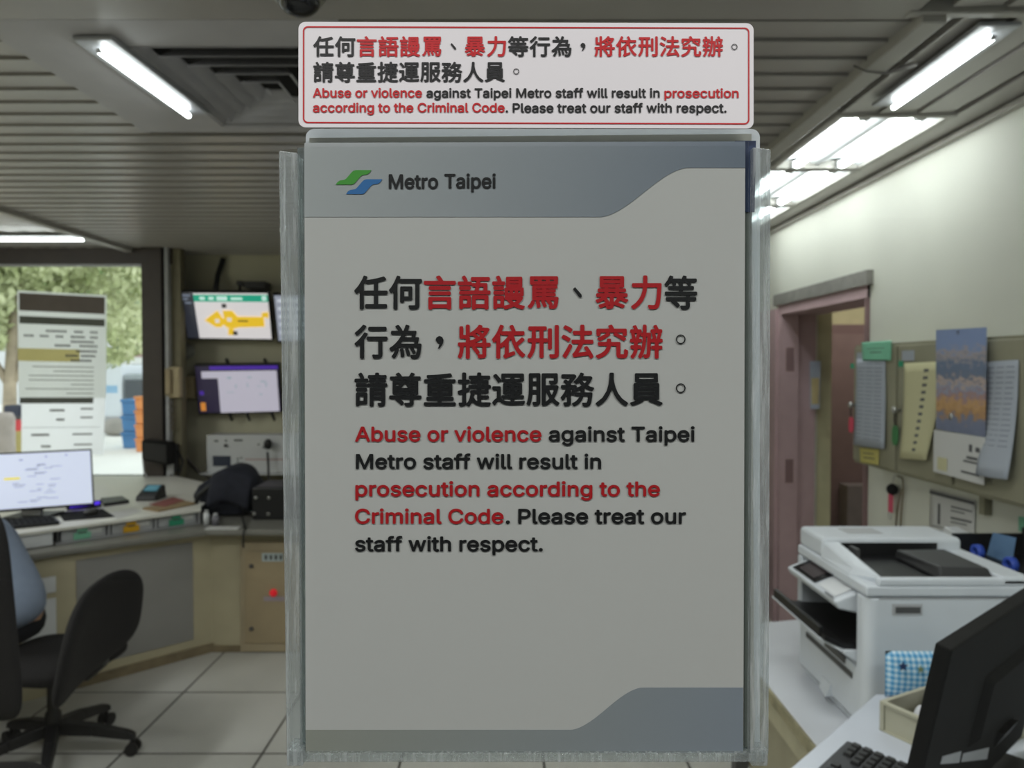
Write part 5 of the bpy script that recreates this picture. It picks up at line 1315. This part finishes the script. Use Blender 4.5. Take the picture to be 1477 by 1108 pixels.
skin('trousers', JT, ET, m_trs, body)
hc = pe + Fd * .445 + Z * .585
MB().grid(lambda u, v: hc + V((.088 * math.cos(2 * math.pi * u) * math.sin(math.pi * v * .62) - Fd.x * .012, .092 * math.sin(2 * math.pi * u) * math.sin(math.pi * v * .62), .105 * math.cos(math.pi * v * .62) - .0)) - Fd * .018, 28, 14).build('hair', M('hair_black', '#15120f', .6, var=.2, scale=60), body)
fc = MB(); 
for s_ in (-1, 1): fc.ball(hc + Fd * .082 + Sd * .03 * s_ - Z * .005, (.010, .012, .008), 10)
fc.build('eyes', m_black, body)
ns = MB(); ns.ball(hc + Fd * .096 - Z * .03, (.014, .012, .02), 10); ns.build('nose', m_skin, body)
mo = MB(); mo.ball(hc + Fd * .084 - Z * .066, (.012, .024, .007), 10); mo.build('mouth', M('lips', '#a8605a', .5), body)
for s_ in (-1, 1): MB().ball(hc - Fd * .01 + Sd * .082 * s_ - Z * .015, (.022, .010, .03), 10).build('ear', m_skin, body)
for s_ in (-1, 1):
    c = pe + Fd * .47 + Sd * .12 * s_; c.z = .035
    MB().grid(lambda u, v: c + Fd * (.135 * math.cos(2 * math.pi * u) * math.sin(math.pi * v)) + Sd * (.047 * math.sin(2 * math.pi * u) * math.sin(math.pi * v)) + Z * (.035 * math.cos(math.pi * v)), 20, 10).build('shoe', m_black, body)

# ------------------------------------------------------------------ window notices, seen from inside
yn = YW - .008
up_ = thing('window_notice', atY(90, 500, yn), 'upper pale notice sheet with dark header stuck on the far left window', 'notice')
q = [atY(25, 419, yn), atY(154, 426, yn), atY(153, 574, yn), atY(27, 574, yn)]
m_ts = paper_mat('window_paper', '#eeefec', .8)
MB().slab(q, -.001).build('sheet', m_ts, up_)
marks(up_, q, [(.02, .02, .98, .185)], M('header_brown', '#5d544d', .6), 'header_block', .002)
marks(up_, q, [(.02, .235, .98, .305)], M('header_grey', '#54574f', .6), 'title_bar', .002)
marks(up_, q, [(.0, .535, .70, .655)], paper_mat('yellow_band', '#d8cc90', .5), 'yellow_band', .002)
rr = []
for v, segs in ((.355, ((.32, .56), (.64, .74), (.82, .9))), (.405, ((.07, .18), (.25, .35), (.43, .52), (.6, .76), (.82, .9))), (.45, ((.6, .86),)), (.49, ((.42, .6), (.7, .9))), (.54, ((.66, .9),)), (.585, ((.54, .68), (.72, .88))), (.63, ((.6, .84),))):
    for u0, u1 in segs:
        u = u0
        while u < u1: rr.append((u, v, min(u + .022, u1), v + .022)); u += .03
marks(up_, q, rr, m_print, 'text_row', .003)
rr = []
for k, (u0, u1) in enumerate(((.16, .86), (.4, .86), (.12, .86), (.12, .86), (.6, .86), (.08, .86), (.55, .86))):
    rr.append((u0, .70 + k * .042, u1, .709 + k * .042))
marks(up_, q, rr, M('soft_print', '#9b9e9c', .7), 'small_text', .003)
lw = thing('window_notice', atY(90, 615, yn), 'lower white notice sheet with grey bar on the far left window', 'notice')
q = [atY(31, 573.5, yn - .003), atY(152, 573.5, yn - .003), atY(149, 656, yn - .003), atY(31, 658, yn - .003)]
MB().slab(q, -.001).build('sheet', paper_mat('thin_window_paper', '#fafafa', .93), lw)
marks(lw, q, [(-.02, .0, .86, .10)], M('bar_grey', '#575a55', .6), 'title_bar', .002)
rr = [(.34, .2, .52, .24), (.42, .36, .52, .40), (.71, .18, .86, .21), (.71, .33, .86, .36), (.62, .62, .86, .65), (.12, .62, .34, .66), (.24, .82, .36, .86), (.64, .80, .86, .83)]
marks(lw, q, rr, M('soft_print2', '#8e9092', .7), 'caption_row', .003)
marks(lw, q, [(.02, .51, .95, .518)], MATS['soft_print2'], 'divider_line', .003)

# ------------------------------------------------------------------ outside the far window
def leafmat(name, a, b):
    m = bpy.data.materials.new(name); m.use_nodes = True; nt = m.node_tree; bs = nt.nodes['Principled BSDF']; bs.inputs['Roughness'].default_value = .6
    tc = nt.nodes.new('ShaderNodeTexCoord'); n = nt.nodes.new('ShaderNodeTexNoise'); n.inputs['Scale'].default_value = 2.2; nt.links.new(tc.outputs['Object'], n.inputs['Vector'])
    r = nt.nodes.new('ShaderNodeValToRGB'); r.color_ramp.elements[0].position = .35; r.color_ramp.elements[1].position = .65
    r.color_ramp.elements[0].color = (*lin(a), 1); r.color_ramp.elements[1].color = (*lin(b), 1)
    nt.links.new(n.outputs['Fac'], r.inputs[0]); nt.links.new(r.outputs[0], bs.inputs['Base Color'])
    bs.inputs['Transmission Weight'].default_value = 0
    return m
rng = random.Random(11)
def tree(px, py_c, Y, rx, rz, n, mat, label, trunk_px=None, tr_=.12, ls=.28):
    c = atY(px, py_c, Y); b = V((c.x if trunk_px is None else atY(trunk_px, 600, Y).x, Y, -.02))
    t = thing('street_tree', b, label, 'tree', 'trees outside the window')
    mid = lerp(b, c, .5) + V((rng.uniform(-.3, .3), 0, 0))
    MB().tube([b, lerp(b, mid, .5), mid, c], [tr_, tr_ * .85, tr_ * .7, tr_ * .4], 10).build('trunk', M('bark', '#ab9d88', .8, var=.25, scale=6), t)
    br_ = MB()
    for k in range(5):
        e = c + V((rng.uniform(-.7, .7) * rx, rng.uniform(-.6, .6) * rx, rng.uniform(-.2, .6) * rz)); br_.tube([mid, lerp(mid, e, .5) + V((0, 0, .2)), e], [tr_ * .5, tr_ * .3, tr_ * .12], 6)
    br_.build('branches', MATS['bark'], t)
    mb = MB(); lobes = [(V((rng.uniform(-.6, .6) * rx, rng.uniform(-.6, .6) * rx, rng.uniform(-.5, .6) * rz)), rng.uniform(.35, .6)) for _ in range(9)]
    for k in range(n):
        lo, lr = rng.choice(lobes); d = V((rng.gauss(0, 1), rng.gauss(0, 1), rng.gauss(0, 1))).normalized() * lr * rng.uniform(.6, 1)
        p = c + lo + V((d.x * rx, d.y * rx, d.z * rz))
        a1 = V((rng.gauss(0, 1), rng.gauss(0, 1), rng.gauss(0, 1))).normalized(); a2 = a1.orthogonal().normalized(); s = ls * rng.uniform(.6, 1.2)
        mb._add([p - a1 * s, p + a2 * s * .5, p + a1 * s, p - a2 * s * .5], [(0, 1, 2, 3)])
    mb.build('foliage', mat, t)
l1 = leafmat('leaf_pale', '#a7b27c', '#ccd2a8'); l2 = leafmat('leaf_green', '#6f9455', '#a3bd84'); l3 = leafmat('leaf_dark', '#74906f', '#a9bba0')
tree(22, 405, 10, 1.5, 1.3, 9000, l1, 'pale yellowish tree with straight trunk at the left edge of the window', 11, .11, .07)
tree(105, 385, 14, 2.2, 1.3, 9000, l2, 'bright green tree crown above the window notices', 96, .12, .09)
tree(186, 440, 23, 1.5, 1.9, 9000, l3, 'round grey green tree with thin trunk right of the window notices', 167, .10, .12)
tree(40, 430, 20, 3.4, 1.6, 7000, l1, 'far pale tree behind the notices', 60, .14, .15)
tree(195, 380, 28, 3.5, 1.6, 7000, l2, 'far green tree at the upper right of the window', 215, .16, .16)
# white van with awning roof
Y = 19.6
a, b = atY(150, 526, Y), atY(204, 617, Y); vb = thing('parked_van', ((a.x + b.x) / 2, Y + 1, -.02), 'white boxy van parked beyond the window notices', 'van')
MB().box((a.x - 1.6, Y, b.z + .25), (b.x - .5, Y + 2.2, a.z)).build('cargo_box', M('van_white', '#d8dee4', .4, var=.02), vb, bevel=.05)
MB().box((b.x - .5, Y + .05, b.z + .25), (b.x + .15, Y + 2.1, a.z - .25)).build('cab', M('van_cab', '#9fa7ad', .4), vb, bevel=.08)
MB().box((b.x - .42, Y - .01, a.z - .95), (b.x + .05, Y + .06, a.z - .4)).build('cab_window', M('van_glass', '#39424a', .1, var=0), vb)
MB().box((a.x - 1.5, Y - .02, b.z + .12), (b.x + .1, Y + 2.1, b.z + .3)).build('skirt', m_lgrey, vb)
for x in (a.x - .9, b.x - .15): MB().lathe([(.30, 0), (.30, .2), (.15, .22)], 20, (x, Y - .05, .28), 'y').build('wheel', m_blackm, vb)
MB().slab([V((a.x - .3, Y - .004, a.z - .55)), V((a.x + .35, Y - .004, a.z - .55)), V((a.x + .35, Y - .004, a.z - .75)), V((a.x - .3, Y - .004, a.z - .75))], .003).build('blue_mark', M('van_blue', '#8fb8d8', .5), vb)
a, b = atY(130, 508, 16), atY(216, 525, 16); aw = thing('street_awning', ((a.x + b.x) / 2, 16.5, -.02), 'white canopy edge with pinkish rim above the van', 'awning')
MB().box((a.x - 1, 15.9, b.z), (b.x + .6, 16.9, b.z + .14)).build('valance', M('awning_white', '#eef0f0', .5, var=0), aw)
MB().box((a.x - 1, 16.0, b.z + .14), (b.x + .6, 16.9, a.z)).build('roof', M('awning_pink', '#b99a98', .6), aw)
for x in (a.x - .8, b.x + .5): MB().box((x, 16.8, -.02), (x + .06, 16.86, b.z)).build('post', m_lgrey, aw)
# far pale building behind
fb_ = thing('far_building', (-12, 34, -.02), 'pale low building in the distance behind the trees', 'building')
MB().box((-24, 34, -.02), (-6.5, 40, 3.6)).build('wall', M('pale_facade', '#d8dadb', .7, var=.05, scale=.6), fb_)
rf = MB(); rf.extrude([(-24.5, 33.6, 3.6), (-24.5, 40.4, 3.6), (-24.5, 37, 5.2)], (18.5, 0, 0)); rf.build('roof', M('pale_roof', '#c3c6c8', .6), fb_)
for k in range(6): MB().box((-22.5 + k * 2.6, 33.95, 1.0), (-21.2 + k * 2.6, 34.0, 2.4)).build('window', M('far_glass', '#7d8790', .2), fb_)
# stacked crates
for i, (px, py0, py1, w, m, lab, nm_, n) in enumerate(((194, 575, 620, .34, M('crate_blue', '#3f7fb8', .5), 'blue crate', 'blue', 3), (209, 571, 616, .2, M('crate_orange', '#d98a4a', .5), 'orange crate', 'orange', 4))):
    Y = 15.5 if i == 0 else 14.85; zt2, zb2 = atY(px, py0, Y).z, -.02; h = (zt2 - zb2) / n; x = atY(px, 600, Y).x
    for k in range(n):
        posn = 'at the bottom of its stack' if k == 0 else 'on top of its stack' if k == n - 1 else ('', 'second from the bottom of its stack', 'third from the bottom of its stack')[k]
        t = thing('plastic_crate', (x, Y, zb2 + k * h), f'{lab} {posn} outside by the window post', 'crate', nm_ + ' crates outside')
        mb = MB(); mb.hexa([(x - w * .42, Y - .2, zb2 + k * h), (x + w * .42, Y - .2, zb2 + k * h), (x + w * .42, Y + .2, zb2 + k * h), (x - w * .42, Y + .2, zb2 + k * h)], [(x - w * .48, Y - .22, zb2 + (k + .8) * h), (x + w * .48, Y - .22, zb2 + (k + .8) * h), (x + w * .48, Y + .22, zb2 + (k + .8) * h), (x - w * .48, Y + .22, zb2 + (k + .8) * h)]); mb.build('tub', m, t, bevel=.02)
        MB().box((x - w * .52, Y - .25, zb2 + (k + .8) * h), (x + w * .52, Y + .25, zb2 + (k + .985) * h)).build('rim', m, t, bevel=.02)
# stone planter, bollard and concrete pillar
c = atZ(168, 628, 0); pl_ = thing('stone_block', (c.x, c.y, -.02), 'rounded grey stone block on the pavement near the crates', 'stone block')
MB().grid(lambda u, v: V((c.x, c.y + .3, .19)) + V((.38 * math.copysign(abs(math.cos(2 * math.pi * u)) ** .5, math.cos(2 * math.pi * u)) * math.sin(math.pi * v) ** .4, .4 * math.copysign(abs(math.sin(2 * math.pi * u)) ** .5, math.sin(2 * math.pi * u)) * math.sin(math.pi * v) ** .4, .21 * math.cos(math.pi * v))), 28, 14).build('block', M('stone', '#9a9690', .9, var=.15, scale=5), pl_)
c = atY(24, 625, 8.0); bo_ = thing('roadside_post', (c.x, 8.0, -.02), 'yellow post with red band and dark blue cap beside the concrete pillar', 'post')
MB().box((c.x - .06, 7.94, -.02), (c.x + .06, 8.06, atY(24, 621, 8).z)).build('post', M('post_yellow', '#a89a58', .6), bo_)
MB().box((c.x - .062, 7.935, atY(24, 621, 8).z), (c.x + .062, 8.065, atY(24, 605, 8).z)).build('red_band', m_red, bo_)
MB().box((c.x - .075, 7.9, atY(24, 600, 8).z), (c.x + .11, 8.1, atY(24, 584, 8).z)).build('blue_cap', M('cap_navy', '#23293d', .5), bo_, bevel=.02)
MB().box((c.x - .05, 7.95, atY(24, 605, 8).z), (c.x + .05, 8.05, atY(24, 600, 8).z)).build('neck', m_dgrey, bo_)
c = atY(-8, 600, 7.2); tag(MB().lathe([(.17, -.02), (.17, atY(0, 603, 7.2).z), (.15, atY(0, 596, 7.2).z), (.001, atY(0, 595, 7.2).z)], 24, (c.x, 7.2, 0)).build('concrete_pillar', M('concrete', '#a89f98', .8, var=.12), org=(c.x, 7.2, 0)), 'short round concrete pillar outside at the far left', 'pillar')
